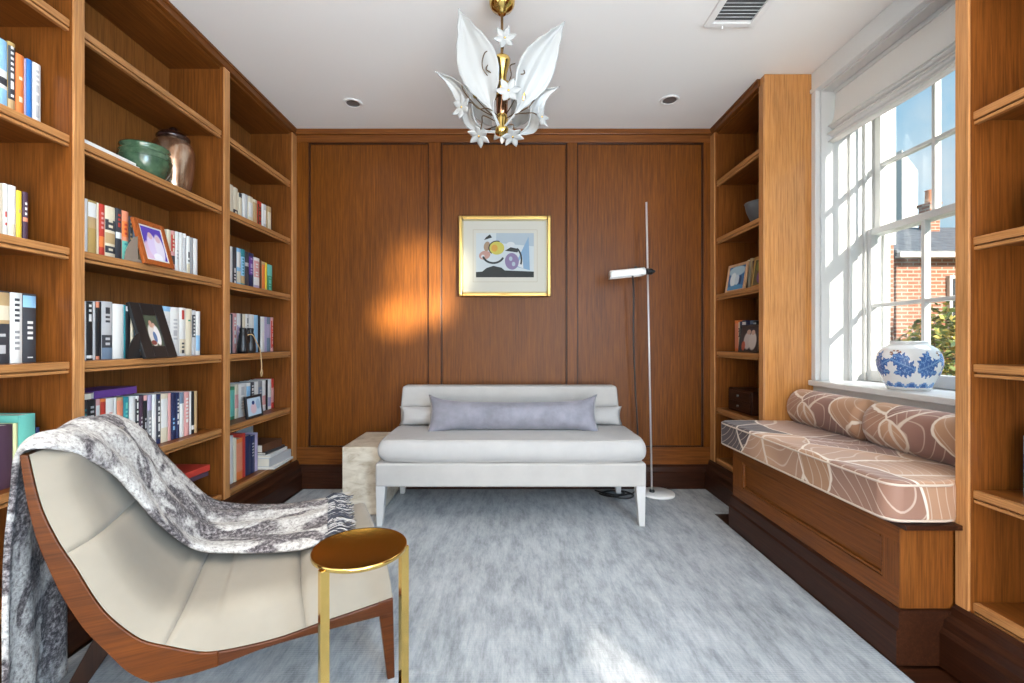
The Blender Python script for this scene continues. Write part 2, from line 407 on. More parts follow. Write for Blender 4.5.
# ================================================================ built-in bookcases
SH = [2.175, 1.77, 1.376, .977, .581, .228]
def bookcase(label, sgn, xf, xb, divs, ends, y_lo, y_hi, lit_end=None, divmat=None):
    """sgn +1: the open front looks to +X (left wall); -1: looks to -X"""
    t = thing('bookcase', label, 'bookcase', ((xf+xb)/2, (y_lo+y_hi)/2, 0))
    def bx(xa, xb_, *r): return (min(xa, xb_), max(xa, xb_)) + r
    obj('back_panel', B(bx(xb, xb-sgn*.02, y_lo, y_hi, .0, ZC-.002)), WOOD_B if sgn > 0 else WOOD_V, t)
    for i, (a, b) in enumerate(divs):
        m_ = lit_end if (lit_end and i == 0) else WOOD_V
        obj('divider', B(bx(xb, xf-sgn*.004, a, b, 0, ZC-.002)), m_, t, bevel=.0015)
        obj('stile', B(bx(xf-sgn*.004, xf+sgn*.004, a-.0005, b+.0005, .2, ZC-.05)), WOOD_EZ, t, bevel=.001)
    obj('top_rail', B(bx(xf-sgn*.02, xf+sgn*.006, y_lo+(.001 if sgn > 0 else .047), y_hi, ZC-.048, ZC-.002), bx(xf-sgn*.02, xf+sgn*.014, y_lo+(.001 if sgn > 0 else .047), y_hi, ZC-.018, ZC-.002)), WOOD_Y, t, bevel=.002)
    obj('top_panel', B(bx(xb, xf-sgn*.02, y_lo+.048, y_hi, ZC-.06, ZC-.045)), WOOD_Y, t)
    for (a, b) in ends:
        for k, z in enumerate(SH):
            s = obj('shelf', B(bx(xb, xf-sgn*.03, a, b, z-.026, z)), WOOD_Y, t)
            last = k == 5
            obj('shelf_lip', B(bx(xf-sgn*.03, xf-sgn*.012, a, b, z-.025, z), bx(xf-sgn*.03, xf-sgn*.024, a, b, z-.030, z-.025), bx(xf-sgn*.03, xf-sgn*.014, a, b, z-.040, z-.030)), WOOD_E, s, bevel=.002)
    bm = bmesh.new()
    pr = [(0, 0), (.055, 0), (.055, .11), (.045, .125), (.04, .15), (.02, .165), (.016, .19), (.004, .2), (0, .2)]
    prism(bm, [(xf+sgn*(p[0]), p[1]) for p in pr], 'Y', y_lo, y_hi)
    obj('plinth', bm, WOOD_D, t)
    return t
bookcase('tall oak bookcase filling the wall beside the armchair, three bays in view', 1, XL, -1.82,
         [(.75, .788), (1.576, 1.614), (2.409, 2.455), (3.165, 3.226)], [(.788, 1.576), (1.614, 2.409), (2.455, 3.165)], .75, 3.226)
bookcase('narrow oak bookcase between the panelled wall and the window', -1, XR, 1.735,
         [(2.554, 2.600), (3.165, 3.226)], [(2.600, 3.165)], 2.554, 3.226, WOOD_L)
bookcase('oak bookcase cut by the photo edge beside the window seat', -1, XR, 1.735,
         [(1.415, 1.455), (.55, .588)], [(.588, 1.415)], .55, 1.455)

# ================================================================ books
RAIL_TRIM = .046
ORD = 'first second third fourth fifth sixth seventh eighth ninth tenth eleventh twelfth thirteenth fourteenth fifteenth sixteenth seventeenth eighteenth nineteenth twentieth twenty-first twenty-second twenty-third twenty-fourth'.split()
def book(name, xs, sgn, y0, y1, z0, h, depth, spec, label, group, lean=0):
    """upright book; spine at x = xs facing sgn; spec = (colour, [(from, to, colour, ink or None)])"""
    col, bands = spec[0], (spec[1] if len(spec) > 1 else [])
    th = y1-y0; g = min(.0012, th*.06); y0 += g; y1 -= g; th = y1-y0; tb = min(.003, th*.18)
    rng = random.Random(label)
    cuts = {0.0, 1.0}
    for b in bands: cuts |= {b[0], b[1]}
    mats = [cmat(K[col])]; idx = {col: 0}
    def mi(c):
        if c not in idx: idx[c] = len(mats); mats.append(cmat(K[c]))
        return idx[c]
    zc = sorted(cuts); segs = []
    for a, b in zip(zc[:-1], zc[1:]):
        c, ink = col, None
        for q in bands:
            if q[0] <= a+1e-6 and b <= q[1]+1e-6: c, ink = q[2], q[3] if len(q) > 3 else None
        if ink:
            n = max(3, int((b-a)*h/.0085)); zz = [a+(b-a)*i/n for i in range(n+1)]
            for i in range(n): segs.append((zz[i], zz[i+1], c, ink if (i % 2 == 1 or rng.random() < .25) and rng.random() < .9 else None))
        else: segs.append((a, b, c, None))
    bm = bmesh.new(); base = Vector((xs-sgn*depth/2, (y0+y1)/2, z0))
    cols = 7
    for (a, b, c, ink) in segs:
        for k in range(cols):
            f0, f1 = k/cols, (k+1)/cols
            bul = lambda f: .0035*(1-(2*f-1)**2)*min(1, th/.02)
            quad = [(xs+sgn*bul(f0), y0+th*f0, z0+h*a), (xs+sgn*bul(f1), y0+th*f1, z0+h*a), (xs+sgn*bul(f1), y0+th*f1, z0+h*b), (xs+sgn*bul(f0), y0+th*f0, z0+h*b)]
            f = bm.faces.new([bm.verts.new(p) for p in quad]); f.material_index = mi(ink if ink and 2 <= k <= 4 else c)
    bmesh.ops.remove_doubles(bm, verts=bm.verts[:], dist=1e-5)
    for ya, yb in ((y0, y0+tb), (y1-tb, y1)): box(bm, min(xs, xs-sgn*depth), max(xs, xs-sgn*depth), ya, yb, z0, z0+h)
    box(bm, min(xs, xs-sgn*.003), max(xs, xs-sgn*.003), y0+tb, y1-tb, z0, z0+h-.002)
    o = obj(name, bm, mats, loc=base)
    tag(o, label, 'book', group)
    if lean: o.rotation_euler = (lean, 0, 0)
    xa, xb = xs-sgn*.003, xs-sgn*(depth-.003)
    obj('pages', B((min(xa, xb), max(xa, xb), y0+tb, y1-tb, z0+.002, z0+h-.003)), PAGES, o) if not lean else None
    if lean:
        bm = B((-depth/2+.003, depth/2-.003, -th/2+tb, th/2-tb, .002, h-.003)); obj('pages', bm, PAGES, o, local=True)
    return o
def row(zs, xs, items, place, group, ymin, ymax, depth=.16, start=1):
    """items: (px_from, px_to, px_y of the top, look words, spec) read off the spines of the left bookcase"""
    prev = ymin
    maxd = abs(-1.80-xs)-.004
    for i, it in enumerate(items):
        a, b, ty, look, spec = it
        y0 = max(prev, xs*F/(a-CX)); y1 = min(ymax, xs*F/(b-CX))
        if y1-y0 < .004: y1 = y0+.005
        prev = y1
        ym = (y0+y1)/2; h = EYE+(CY-ty)*ym/F-zs
        d = min(maxd, depth*(.9+.2*random.Random(look+place).random()))
        book('book', xs, 1, y0, y1, zs+.0006, h, d, spec, '%s, %s %s' % (look, ORD[i+start-1], place), group)

# bay cut by the picture's left edge -------------------------------------------------
row(SH[1], -1.615, [(-6, 7.5, 39, 'pale blue book', ('sky', [(.35, .6, 'white'), (.4, .5, 'charcoal')])),
    (7.5, 15.5, 43, 'olive book with bold white lettering', ('gold', [(.25, .95, 'charcoal', 'white'), (0, .25, 'tan')])),
    (15.5, 24.3, 55, 'orange book with pale lettering', ('orange', [(.3, .42, 'orange', 'cream'), (.58, .72, 'orange', 'cream')])),
    (24.3, 26.3, 59, 'thin lilac book', ('lilac', [])),
    (26.3, 32.4, 60, 'bright blue book', ('blue', [])),
    (32.4, 41, 64, 'white book', ('white', [(.15, .9, 'white', 'silver')]))],
    'on the upper shelf at the frame edge', 'books on the upper shelf at the frame edge', .9, 1.578)
row(SH[2], -1.615, [(-8, 3, 183, 'pale cream book', ('cream', [])), (3, 8, 184, 'white book', ('white', [(.2, .5, 'white', 'red')])),
    (8, 16.2, 186, 'broad cream-white book', ('white', [(.1, .3, 'cream')])), (16.2, 22, 191, 'yellow book', ('yellow', [(.5, .7, 'yellow', 'tan')])),
    (22.6, 28.4, 192.5, 'plum book with white lettering', ('plum', [(.5, .85, 'plum', 'white'), (.42, .5, 'salmon')]))],
    'on the shelf with the yellow spine', 'books beside the yellow spine', .9, 1.53)
row(SH[3], -1.615, [(-8, 10, 291, 'amber and dark photo-spine book', ('charcoal', [(.55, .98, 'tan'), (.6, .8, 'cream'), (.1, .45, 'charcoal', 'silver')])),
    (10, 22.5, 293, 'white book with upright lettering', ('white', [(.55, .92, 'white', 'charcoal'), (.15, .5, 'white', 'grey')])),
    (22.5, 36.2, 294, 'black and pale blue book', ('charcoal', [(.80, .97, 'sky'), (.3, .6, 'charcoal', 'white'), (.05, .1, 'charcoal', 'white')]))],
    'in the short row left of the black photo frame', 'tall books level with the black photo frame', .9, 1.56)
row(SH[4], -1.60, [(-6, 13, 425.5, 'dark plum book', ('plum', [])), (13, 18, 423.5, 'pale lime book', ('lime', [])),
    (18, 35.5, 414.5, 'mint green book', ('mint', [])), (35.8, 39.8, 427.5, 'small navy book', ('navy', []))],
    'in the short row beside the armchair top', 'books beside the armchair top', .9, 1.565, depth=.15)
book('book', -1.70, 1, 1.33, 1.372, SH[4]+.0006, .235, .09, ('white', []), 'white book pushed back behind the dark plum book', 'books beside the armchair top')

# middle bay -----------------------------------------------------------------------
PL = 'from near end, row beside the brown photo frame'; GR = 'books either side of the brown photo frame'
row(SH[2], -1.60, [(84.4, 87.7, 199, 'thin cream book', ('white', [])), (87.7, 96.8, 201, 'gold-brown book with white top', ('gold', [(.7, .96, 'white'), (.5, .7, 'tan')])),
    (96.8, 98.8, 203, 'thin pale book', ('cream', [])), (98.8, 104.9, 204.5, 'red book', ('red', [(.5, .85, 'red', 'pink'), (.2, .4, 'orange')])),
    (104.9, 115.2, 207, 'cream and black book', ('cream', [(.55, .75, 'charcoal', 'cream'), (.3, .5, 'tan'), (.12, .25, 'charcoal', 'cream')])),
    (115.5, 121.8, 209, 'charcoal book with a white patch', ('charcoal', [(.43, .55, 'white'), (.65, .9, 'charcoal', 'red')])),
    (121.8, 128.6, 211.5, 'salmon book with teal foot', ('salmon', [(.05, .42, 'mint', 'teal'), (.5, .8, 'orange', 'red')])),
    (128.6, 132.8, 216.5, 'black and tan book', ('charcoal', [(.2, .9, 'charcoal', 'tan')])),
    (132.8, 138, 219, 'steel blue book', ('steel', [])),], PL, GR, 1.625, 2.2)
row(SH[2], -1.60, [(166.5, 171, 230, 'thin cream book', ('cream', [(.2, .5, 'charcoal')])), (171, 175.1, 231, 'red and cream book', ('pink', [(.5, .9, 'red', 'cream'), (.2, .4, 'charcoal')])),
    (175.1, 179.2, 232, 'white book', ('white', [(.3, .6, 'white', 'silver')])), (179.2, 183, 233, 'white book', ('white', [])), (183, 186.3, 234, 'greyish white book', ('white', [(.1, .9, 'silver')])),
    (186.6, 190.2, 236.5, 'white and black book', ('white', [(.3, .6, 'white', 'charcoal'), (.0, .3, 'cream')])), (190.2, 193.2, 238, 'grey book', ('grey', [])), (193.2, 197.6, 239, 'ivory book', ('white', []))],
    'past the brown photo frame', GR, 2.08, 2.405)
PL = 'from near end, row beside the black photo frame'; GR = 'books either side of the black photo frame'
row(SH[3], -1.60, [(84.6, 86.2, 301.5, 'thin white book', ('white', [])), (86.2, 92.9, 301.8, 'black book with white bars', ('black', [(.62, .95, 'black', 'white'), (.03, .08, 'white')])),
    (92.9, 95.5, 302, 'thin grey book', ('silver', [])), (95.5, 99.6, 302, 'black book with tan top', ('black', [(.9, 1, 'salmon'), (0, .06, 'salmon')])), (99.6, 101.3, 302, 'thin black book', ('black', [])),
    (101.6, 112.4, 301.8, 'pale grey book with dark foot', ('silver', [(.2, .42, 'charcoal', 'silver'), (0, .2, 'steel'), (.6, .9, 'silver', 'charcoal')])),
    (112.8, 123.7, 304.3, 'plain white book', ('white', [])), (123.9, 125.6, 305, 'thin teal book', ('teal', [])), (125.6, 130.6, 305, 'black and teal book', ('black', [(.88, .97, 'silver')])),
    (130.6, 133.8, 305.5, 'thin cream book', ('cream', []))], PL, GR, 1.625, 2.2)
row(SH[3], -1.60, [(162, 170.3, 306.5, 'pale blue book', ('sky', [(.2, .9, 'white')])), (170.3, 179.4, 307.5, 'white book with pale sketch', ('white', [(.3, .8, 'white', 'silver')])),
    (179.4, 185.6, 308, 'white book with red top', ('white', [(.72, .95, 'white', 'red'), (.05, .35, 'cream', 'charcoal')])), (185.8, 191.8, 309, 'cream book', ('cream', [(.7, .8, 'cream', 'green')])),
    (192, 195.8, 310.5, 'black and white book', ('silver', [(.4, .9, 'charcoal', 'white')])), (195.8, 200.2, 311.5, 'white book with pale blue foot', ('white', [(.1, .45, 'sky')]))],
    'past the black photo frame', GR, 2.06, 2.405)
PL = 'from near end, paperback row behind the throw'; GR = 'paperbacks under the purple book'
P5 = [('dark teal paperback', 'charcoal', [(.5, .9, 'charcoal', 'teal')], 83, 87.3), ('black and white paperback', 'black', [(.4, .9, 'black', 'silver')], 87.3, 95.9), ('pinkish white paperback', 'pink', [(.3, .9, 'white')], 95.9, 100.2),
      ('red-orange paperback', 'orange', [(.3, .95, 'red')], 100.2, 106), ('pale pink paperback', 'white', [(.4, .8, 'white', 'pink')], 106, 114.2), ('white paperback', 'white', [], 114.2, 116.6),
      ('tan paperback with a dark red patch', 'tan', [(.5, .95, 'salmon'), (.3, .5, 'red')], 116.6, 123.3), ('teal paperback', 'teal', [(.1, .9, 'teal', 'mint')], 123.3, 129), ('ivory paperback', 'white', [(.2, .4, 'cream')], 129.3, 135),
      ('black and white paperback', 'white', [(.05, .95, 'black', 'white')], 135, 139.2), ('plum paperback', 'plum', [(.2, .6, 'plum', 'silver')], 139.2, 143.4), ('black paperback', 'black', [(.1, .6, 'black', 'silver'), (.9, 1, 'pink')], 143.4, 147.2),
      ('lilac and grey paperback', 'grey', [(.7, 1, 'lilac'), (.1, .6, 'grey', 'white')], 147.2, 152), ('white paperback', 'white', [], 152, 156.4), ('dark paperback with white lettering', 'navy', [(.1, .9, 'charcoal', 'white')], 156.4, 160.8),
      ('cream paperback', 'cream', [(.3, .9, 'white')], 160.8, 168), ('pink paperback', 'pink', [], 168, 171), ('navy paperback', 'navy', [(.2, .5, 'navy', 'sky')], 171, 175.8),
      ('navy and white paperback', 'navy', [(.3, .9, 'navy', 'white')], 175.8, 179.6), ('white paperback with dark top', 'white', [(.75, 1, 'steel')], 179.6, 184), ('pink-edged paperback', 'pink', [(.3, .9, 'pink', 'white')], 184, 189.5),
      ('thin white paperback', 'white', [], 189.5, 191.3), ('black paperback', 'black', [(.1, .2, 'white')], 191.3, 194.3), ('tan paperback', 'tan', [], 194.3, 197.3)]
row(SH[4], -1.60, [(a, b, 400.3-(a-83)*.082, lk, (c, bd)) for lk, c, bd, a, b in P5], PL, GR, 1.625, 2.405, depth=.14)
def flat_book(name, x0, x1, y0, y1, z0, z1, col, label, group, rz=0, pages_front=False, cat='book'):
    """book lying flat: two boards, a spine along its +X long side (or a page block there)"""
    cx_, cy_ = (x0+x1)/2, (y0+y1)/2; hx, hy, h = (x1-x0)/2, (y1-y0)/2, z1-z0; t = min(.003, h*.2)
    bm = B((-hx, hx, -hy, hy, 0, t), (-hx, hx, -hy, hy, h-t, h))
    box(bm, *((-hx, -hx+t) if pages_front else (hx-t, hx)), -hy, hy, t, h-t)
    o = obj(name, bm, cmat(K[col]), local=True, loc=(cx_, cy_, z0)); o.rotation_euler = (0, 0, rz)
    obj('pages', B(((-hx+t) if pages_front else (-hx+.004), (hx-.003) if pages_front else (hx-t), -hy+.003, hy-.003, t, h-t)), PAGES, o, local=True)
    return tag(o, label, cat, group)
zt = SH[4]+.249
flat_book('book', -1.755, -1.605, 1.628, 1.735, zt-.006, zt+.022, 'brown', 'brown book with pale page edges lying on top of the paperbacks', 'books lying on the paperback row', 0, True)
flat_book('book', -1.765, -1.615, 1.742, 1.955, zt-.006, zt+.024, 'purple', 'glossy purple book lying on top of the paperbacks', 'books lying on the paperback row', .06)
# two thin white folios lying beside the green bowl
flat_book('book', -1.765, -1.56, 1.63, 1.90, SH[1]+.0006, SH[1]+.012, 'white', 'lower of two thin white folios beside the green bowl', 'white folios beside the green bowl')
flat_book('book', -1.760, -1.562, 1.632, 1.885, SH[1]+.0126, SH[1]+.023, 'white', 'upper of two thin white folios beside the green bowl', 'white folios beside the green bowl')
# flat stack low in the middle bay
z = SH[5]+.0006
for (x0, x1, y0, y1, h, c, lk, rz) in ((-1.775, -1.585, 2.02, 2.28, .075, 'white', 'white book with a teal mark', 0), (-1.77, -1.59, 1.98, 2.245, .05, 'magenta', 'magenta book', .05),
                                       (-1.775, -1.57, 1.86, 2.335, .02, 'plum', 'dark wine-red book', -.06), (-1.77, -1.575, 1.88, 2.355, .03, 'red', 'red and white book', -.06), (-1.765, -1.60, 1.90, 2.16, .045, 'cream', 'cream-edged book', .03)):
    o = flat_book('book', x0, x1, y0, y1, z, z+h, c, lk+' in the flat pile below the paperbacks', 'flat pile low in the middle bay', rz)
    z += h+.0008
# corner bay -----------------------------------------------------------------------
PL = 'from near end, highest row of the corner bay'; GR = 'pale books on the high corner shelf'
row(SH[1], -1.62, [(228.5, 233.2, 185, 'cream book', ('cream', [])), (233.2, 237.9, 188, 'cream book with black foot', ('cream', [(.05, .3, 'charcoal', 'cream')])), (238.8, 242, 193.5, 'tan book', ('cream', [(.85, 1, 'charcoal')])),
    (242.9, 245.4, 194, 'white book', ('white', [])), (245.4, 247.6, 195, 'greyish book', ('silver', [])), (248.4, 252.8, 197, 'ivory book', ('cream', [(.3, .8, 'white')])), (252.8, 257.2, 200, 'buff book', ('cream', [(0, .9, 'tan')])),
    (257.8, 261.6, 202, 'russet book', ('red', [(.1, .9, 'brown', 'red')])), (261.8, 263.6, 204, 'thin white book', ('white', [])), (263.6, 266.2, 205, 'pale grey book', ('silver', [(.3, .8, 'white')])), (267.6, 271.2, 207, 'tan book', ('tan', [(.2, .8, 'cream')]))],
    PL, GR, 2.459, 3.16, depth=.12)
PL = 'from near end, corner row ending in green'; GR = 'books on the corner shelf with the green end book'
row(SH[2], -1.62, [(228.5, 232.6, 246.5, 'cream book', ('white', [])), (232.6, 236.6, 247.5, 'black and white book', ('charcoal', [(.05, .5, 'charcoal', 'white')])), (236.6, 240.8, 248.5, 'pale blue book', ('sky', [(.1, .4, 'cream'), (.5, .9, 'white')])),
    (240.8, 244.8, 249.5, 'teal-blue book', ('teal', [(.3, .8, 'sky', 'teal'), (.1, .3, 'tan')])), (245, 248.8, 252, 'charcoal book', ('charcoal', [(.6, .7, 'silver')])), (248.8, 253.6, 253.5, 'navy book', ('navy', [(.4, .9, 'purple', 'lilac')])),
    (253.8, 259.4, 258, 'pink and white book', ('white', [(.4, .9, 'pink', 'white'), (0, .15, 'lilac')])), (259.4, 261.8, 260.5, 'dark brown book', ('brown', [])), (261.8, 265.2, 262, 'orange-brown book', ('tan', [(.1, .9, 'orange')])),
    (265.2, 267, 263, 'thin yellow book', ('yellow', [])), (267.3, 272.2, 265, 'green book', ('green', [(.6, 1, 'mint'), (.1, .6, 'green', 'mint')]))], PL, GR, 2.459, 3.16, depth=.13)
PL = 'from near end, row behind the binoculars'; GR = 'books behind the binoculars'
row(SH[3], -1.655, [(227.8, 231, 314.6, 'white book', ('white', [])), (231, 232.7, 314, 'thin black book', ('charcoal', [])), (232.7, 236.7, 313.4, 'pink book', ('pink', [(.2, .9, 'pink', 'white')])), (236.7, 240.7, 313.6, 'white and grey book', ('white', [(.2, .7, 'lilac', 'white')])),
    (240.7, 242.3, 314, 'thin charcoal book', ('charcoal', [])), (242.3, 245.5, 314, 'cream book', ('cream', [])), (245.5, 249.2, 314.2, 'ivory book', ('white', [(.5, .9, 'white', 'grey')])), (249.2, 254, 314.6, 'white book', ('white', [])),
    (254, 258, 315.2, 'pale blue book', ('sky', [])), (258, 260.4, 316, 'black book', ('black', [])), (260.8, 264.4, 316.8, 'white book', ('white', [])), (264.4, 266.8, 317, 'lilac book', ('lilac', [])),
    (266.8, 270.5, 317.4, 'blue-grey book', ('steel', [(.4, .8, 'lilac')])), (270.9, 275.7, 317.6, 'rose red book', ('pink', [(.1, .9, 'red', 'pink')]))], PL, GR, 2.459, 3.16, depth=.12)
PL = 'from near end, row behind the small metal frame'; GR = 'books behind the small metal frame'
row(SH[4], -1.65, [(228, 234.8, 387, 'green book', ('green', [(.1, .9, 'mint')])), (234.8, 238.6, 384.5, 'ivory book', ('cream', [(.3, .7, 'pink')])), (238.6, 246.3, 383.5, 'cream-white book', ('white', [(.1, .9, 'white', 'silver')])), (246.3, 250.5, 383, 'white book with teal edge', ('white', [(.2, .9, 'sky')])),
    (250.5, 254.3, 382.3, 'black and white book', ('charcoal', [(.1, .9, 'charcoal', 'white')])), (254.3, 258.2, 381.8, 'white book', ('white', [])), (258.2, 262.3, 381, 'grey book', ('grey', [(.2, .8, 'steel', 'silver')])), (262.3, 265.7, 380.4, 'pale book', ('white', [(.2, .5, 'pink')])),
    (265.7, 267.9, 379.8, 'black book', ('black', [])), (267.9, 271.3, 379.3, 'white and rose book', ('white', [(.1, .4, 'lilac')])), (271.3, 274.5, 378.8, 'red book', ('red', [(.2, .7, 'pink')]))], PL, GR, 2.459, 3.16, depth=.12)
PL = 'in the row beside the loose papers'; GR = 'tall books on the lowest corner shelf'
row(SH[5], -1.60, [(228, 233.1, 436, 'white book', ('white', [])), (233.6, 236.6, 438, 'tan-edged book', ('cream', [])), (236.6, 242.6, 438.5, 'orange book', ('orange', [(.2, .9, 'salmon')])), (242.6, 245.4, 433.5, 'red book', ('red', [])),
    (245.4, 250.6, 435.5, 'dark navy book', ('navy', [])), (250.6, 254.9, 435.5, 'black and navy book', ('navy', [(.4, .8, 'navy', 'silver')])), (255.0, 257.8, 433, 'thin lilac book', ('lilac', []))], PL, GR, 2.459, 3.16)
z = SH[5]+.0006
for (x0, x1, y0, y1, h, c, lk, rz) in ((-1.745, -1.505, 2.875, 3.145, .014, 'white', 'thin white booklet at the bottom', .04), (-1.74, -1.525, 2.885, 3.14, .055, 'silver', 'thick pale grey book', -.06), (-1.735, -1.535, 2.88, 3.12, .020, 'white', 'white magazine above the grey book', .05), (-1.745, -1.55, 2.88, 3.11, .016, 'charcoal', 'thin black notebook', -.04)):
    flat_book('book', x0, x1, y0, y1, z, z+h, c, lk+' in the loose paper pile on the lowest corner shelf', 'loose papers on the lowest corner shelf', rz); z += h+.0008
flat_book('wallet_folder', -1.74, -1.56, 2.875, 3.08, z, z+.05, 'brown', 'brown leather folder on top of the loose papers', None, -.1, False, 'folder')
def photo_frame(label, c, w, h, rotz, tilt, frame_m, photo_m, border, mat_m=None, easel=True, grp=None, fd=.014):
    """free-standing frame; local +Y is its back, its picture looks to -Y"""
    t = thing('photo_frame', label, 'photo frame', c, rotz, grp)
    R = Matrix.Rotation(-tilt, 4, 'X')
    def ob(n, bm, m, **k):
        bmesh.ops.transform(bm, matrix=R, verts=bm.verts[:]); return obj(n, bm, m, t, local=True, **k)
    b = border
    ob('frame', B((-w/2, -w/2+b, 0, fd, 0, h), (w/2-b, w/2, 0, fd, 0, h), (-w/2+b, w/2-b, 0, fd, 0, b), (-w/2+b, w/2-b, 0, fd, h-b, h)), frame_m, bevel=.002)
    ob('photo', B((-w/2+b, w/2-b, .004, .008, b, h-b)), photo_m)
    if mat_m: ob('mat_border', B((-w/2+b, w/2-b, .003, .004, b, b+.006), (-w/2+b, w/2-b, .003, .004, h-b-.006, h-b), (-w/2+b, -w/2+b+.006, .003, .004, b+.006, h-b-.006), (w/2-b-.006, w/2-b, .003, .004, b+.006, h-b-.006)), mat_m)
    ob('backing', B((-w/2+b*.5, w/2-b*.5, fd-.004, fd+.002, b*.5, h-b*.5)), BLACK)
    if easel:
        top = R @ Vector((0, fd+.002, h*.62)); bm = bmesh.new()
        y1 = top.y + .08*h; prism(bm, [(-.025, 0), (.025, 0), (.018, 1), (-.018, 1)], 'Y', 0, .003)
        for v in bm.verts:
            f = v.co.z; v.co.y += y1*(1-f)+top.y*f; v.co.z = top.z*f
        obj('easel', bm, mat('easel_board', (.16, .10, .06), .8), t, local=True)
    return t
def paddle(t, m):
    # strut of the frame's stand, swung out past its side
    bm = bmesh.new(); prism(bm, [(-.158, 0), (-.095, 0), (-.095, .108), (-.112, .100), (-.135, .072), (-.152, .036)], 'Y', .022, .025)
    box(bm, -.096, -.07, .022, .025, .0, .012)
    obj('stand_strut', bm, m, t, local=True)
def photo_mat(name, bg_, blobs, scale=1):
    """a photograph: soft coloured blobs (u, v, ru, rv, colour) over a ground; u, v in metres on the frame's face"""
    m = mat(name, bg_, .25)
    tcn = N(m, 'ShaderNodeTexCoord'); sp = N(m, 'ShaderNodeSeparateXYZ'); L(m, tcn.outputs['Generated'], sp.inputs[0])
    cur = None
    for (u, v, ru, rv, c) in blobs:
        a = N(m, 'ShaderNodeMath', operation='SUBTRACT'); L(m, sp.outputs['X'], a.inputs[0]); a.inputs[1].default_value = u
        a2 = N(m, 'ShaderNodeMath', operation='DIVIDE'); L(m, a.outputs[0], a2.inputs[0]); a2.inputs[1].default_value = ru
        b = N(m, 'ShaderNodeMath', operation='SUBTRACT'); L(m, sp.outputs['Z'], b.inputs[0]); b.inputs[1].default_value = v
        b2 = N(m, 'ShaderNodeMath', operation='DIVIDE'); L(m, b.outputs[0], b2.inputs[0]); b2.inputs[1].default_value = rv
        cb = N(m, 'ShaderNodeCombineXYZ'); L(m, a2.outputs[0], cb.inputs[0]); L(m, b2.outputs[0], cb.inputs[1])
        ln = N(m, 'ShaderNodeVectorMath', operation='LENGTH'); L(m, cb.outputs[0], ln.inputs[0])
        mr = N(m, 'ShaderNodeMapRange'); mr.inputs[1].default_value = 1.08; mr.inputs[2].default_value = .88; L(m, ln.outputs['Value'], mr.inputs[0])
        cur = mixc(m, mr.outputs[0], cur if cur is not None else bg_, c)
    L(m, cur, BSDF(m).inputs['Base Color']); return m
FR_BROWN = wood('frame_cherry', (.20, .05, .012), (.34, .085, .02), (.45, .13, .03), 'Z', .3)
PH1 = photo_mat('photo_violet', (.10, .06, .36), [(.25, .2, .3, .35, (.65, .45, .60)), (.42, .45, .22, .33, (.62, .52, .72)), (.40, .72, .10, .10, (.60, .40, .42)), (.72, .40, .2, .4, (.70, .64, .74)), (.72, .66, .11, .1, (.62, .42, .45)), (.55, .12, .2, .12, (.8, .78, .85))])
PH2 = photo_mat('photo_pair', (.07, .09, .06), [(.35, .35, .28, .35, (.60, .55, .50)), (.42, .72, .12, .12, (.50, .28, .20)), (.62, .62, .12, .14, (.55, .32, .24)), (.70, .35, .22, .32, (.72, .70, .68)), (.5, .3, .14, .18, (.10, .16, .30)), (.3, .12, .2, .08, (.2, .06, .05))])
PH3 = photo_mat('photo_blue', (.05, .15, .32), [(.5, .8, .5, .22, (.35, .50, .60)), (.32, .45, .2, .3, (.62, .72, .75)), (.55, .42, .14, .22, (.5, .62, .70)), (.75, .4, .08, .2, (.03, .07, .15)), (.5, .08, .6, .12, (.08, .25, .45))])
PH4 = photo_mat('photo_dark', (.05, .045, .05), [(.4, .4, .2, .34, (.50, .44, .42)), (.45, .76, .11, .1, (.45, .30, .24)), (.68, .4, .2, .36, (.55, .50, .46)), (.68, .74, .1, .1, (.48, .33, .26)), (.2, .2, .1, .2, (.4, .1, .06))])
PH5 = photo_mat('photo_plum', (.12, .10, .05), [(.55, .3, .3, .25, (.16, .08, .20)), (.7, .7, .2, .2, (.45, .22, .14)), (.3, .75, .2, .2, (.16, .18, .05))])
PH6 = photo_mat('photo_pale', (.52, .66, .78), [(.45, .4, .22, .3, (.70, .52, .58)), (.45, .72, .1, .12, (.03, .05, .16)), (.8, .6, .16, .3, (.35, .5, .65))])
# frames on the middle bay's shelves: rotz turns local -Y to look into the room
f1_ = photo_frame('brown wooden photo frame with a violet-tinted picture on a shelf', (-1.518, 1.962, SH[2]+.001), .168, .200, PI/2, .26, FR_BROWN, PH1, .022, WPAINT)
f2_ = photo_frame('large black photo frame with a small colour picture on a shelf', (-1.520, 1.975, SH[3]+.001), .182, .248, PI/2, .30, BLACK, PH2, .054)
photo_frame('small dark metal photo frame with a pale blue picture', (-1.555, 2.765, SH[4]+.001), .175, .135, PI/2, .10, mat('pewter', (.05, .055, .065), .35, .8), PH6, .014, None, True)
paddle(f1_, mat('strut_taupe', (.22, .17, .13), .8)); paddle(f2_, BLACK)
# small white framed card leaning behind the loose papers
o = obj('white_card_box', B((-.006, .006, -.085, .085, 0, .30)), WPAINT, local=True, loc=(-1.772, 3.02, SH[5]+.001)); tag(o, 'white framed card standing behind the loose papers', 'card')
obj('card_face', B((.006, .008, -.065, .06, .02, .28)), cmat((.66, .70, .74)), o, local=True)

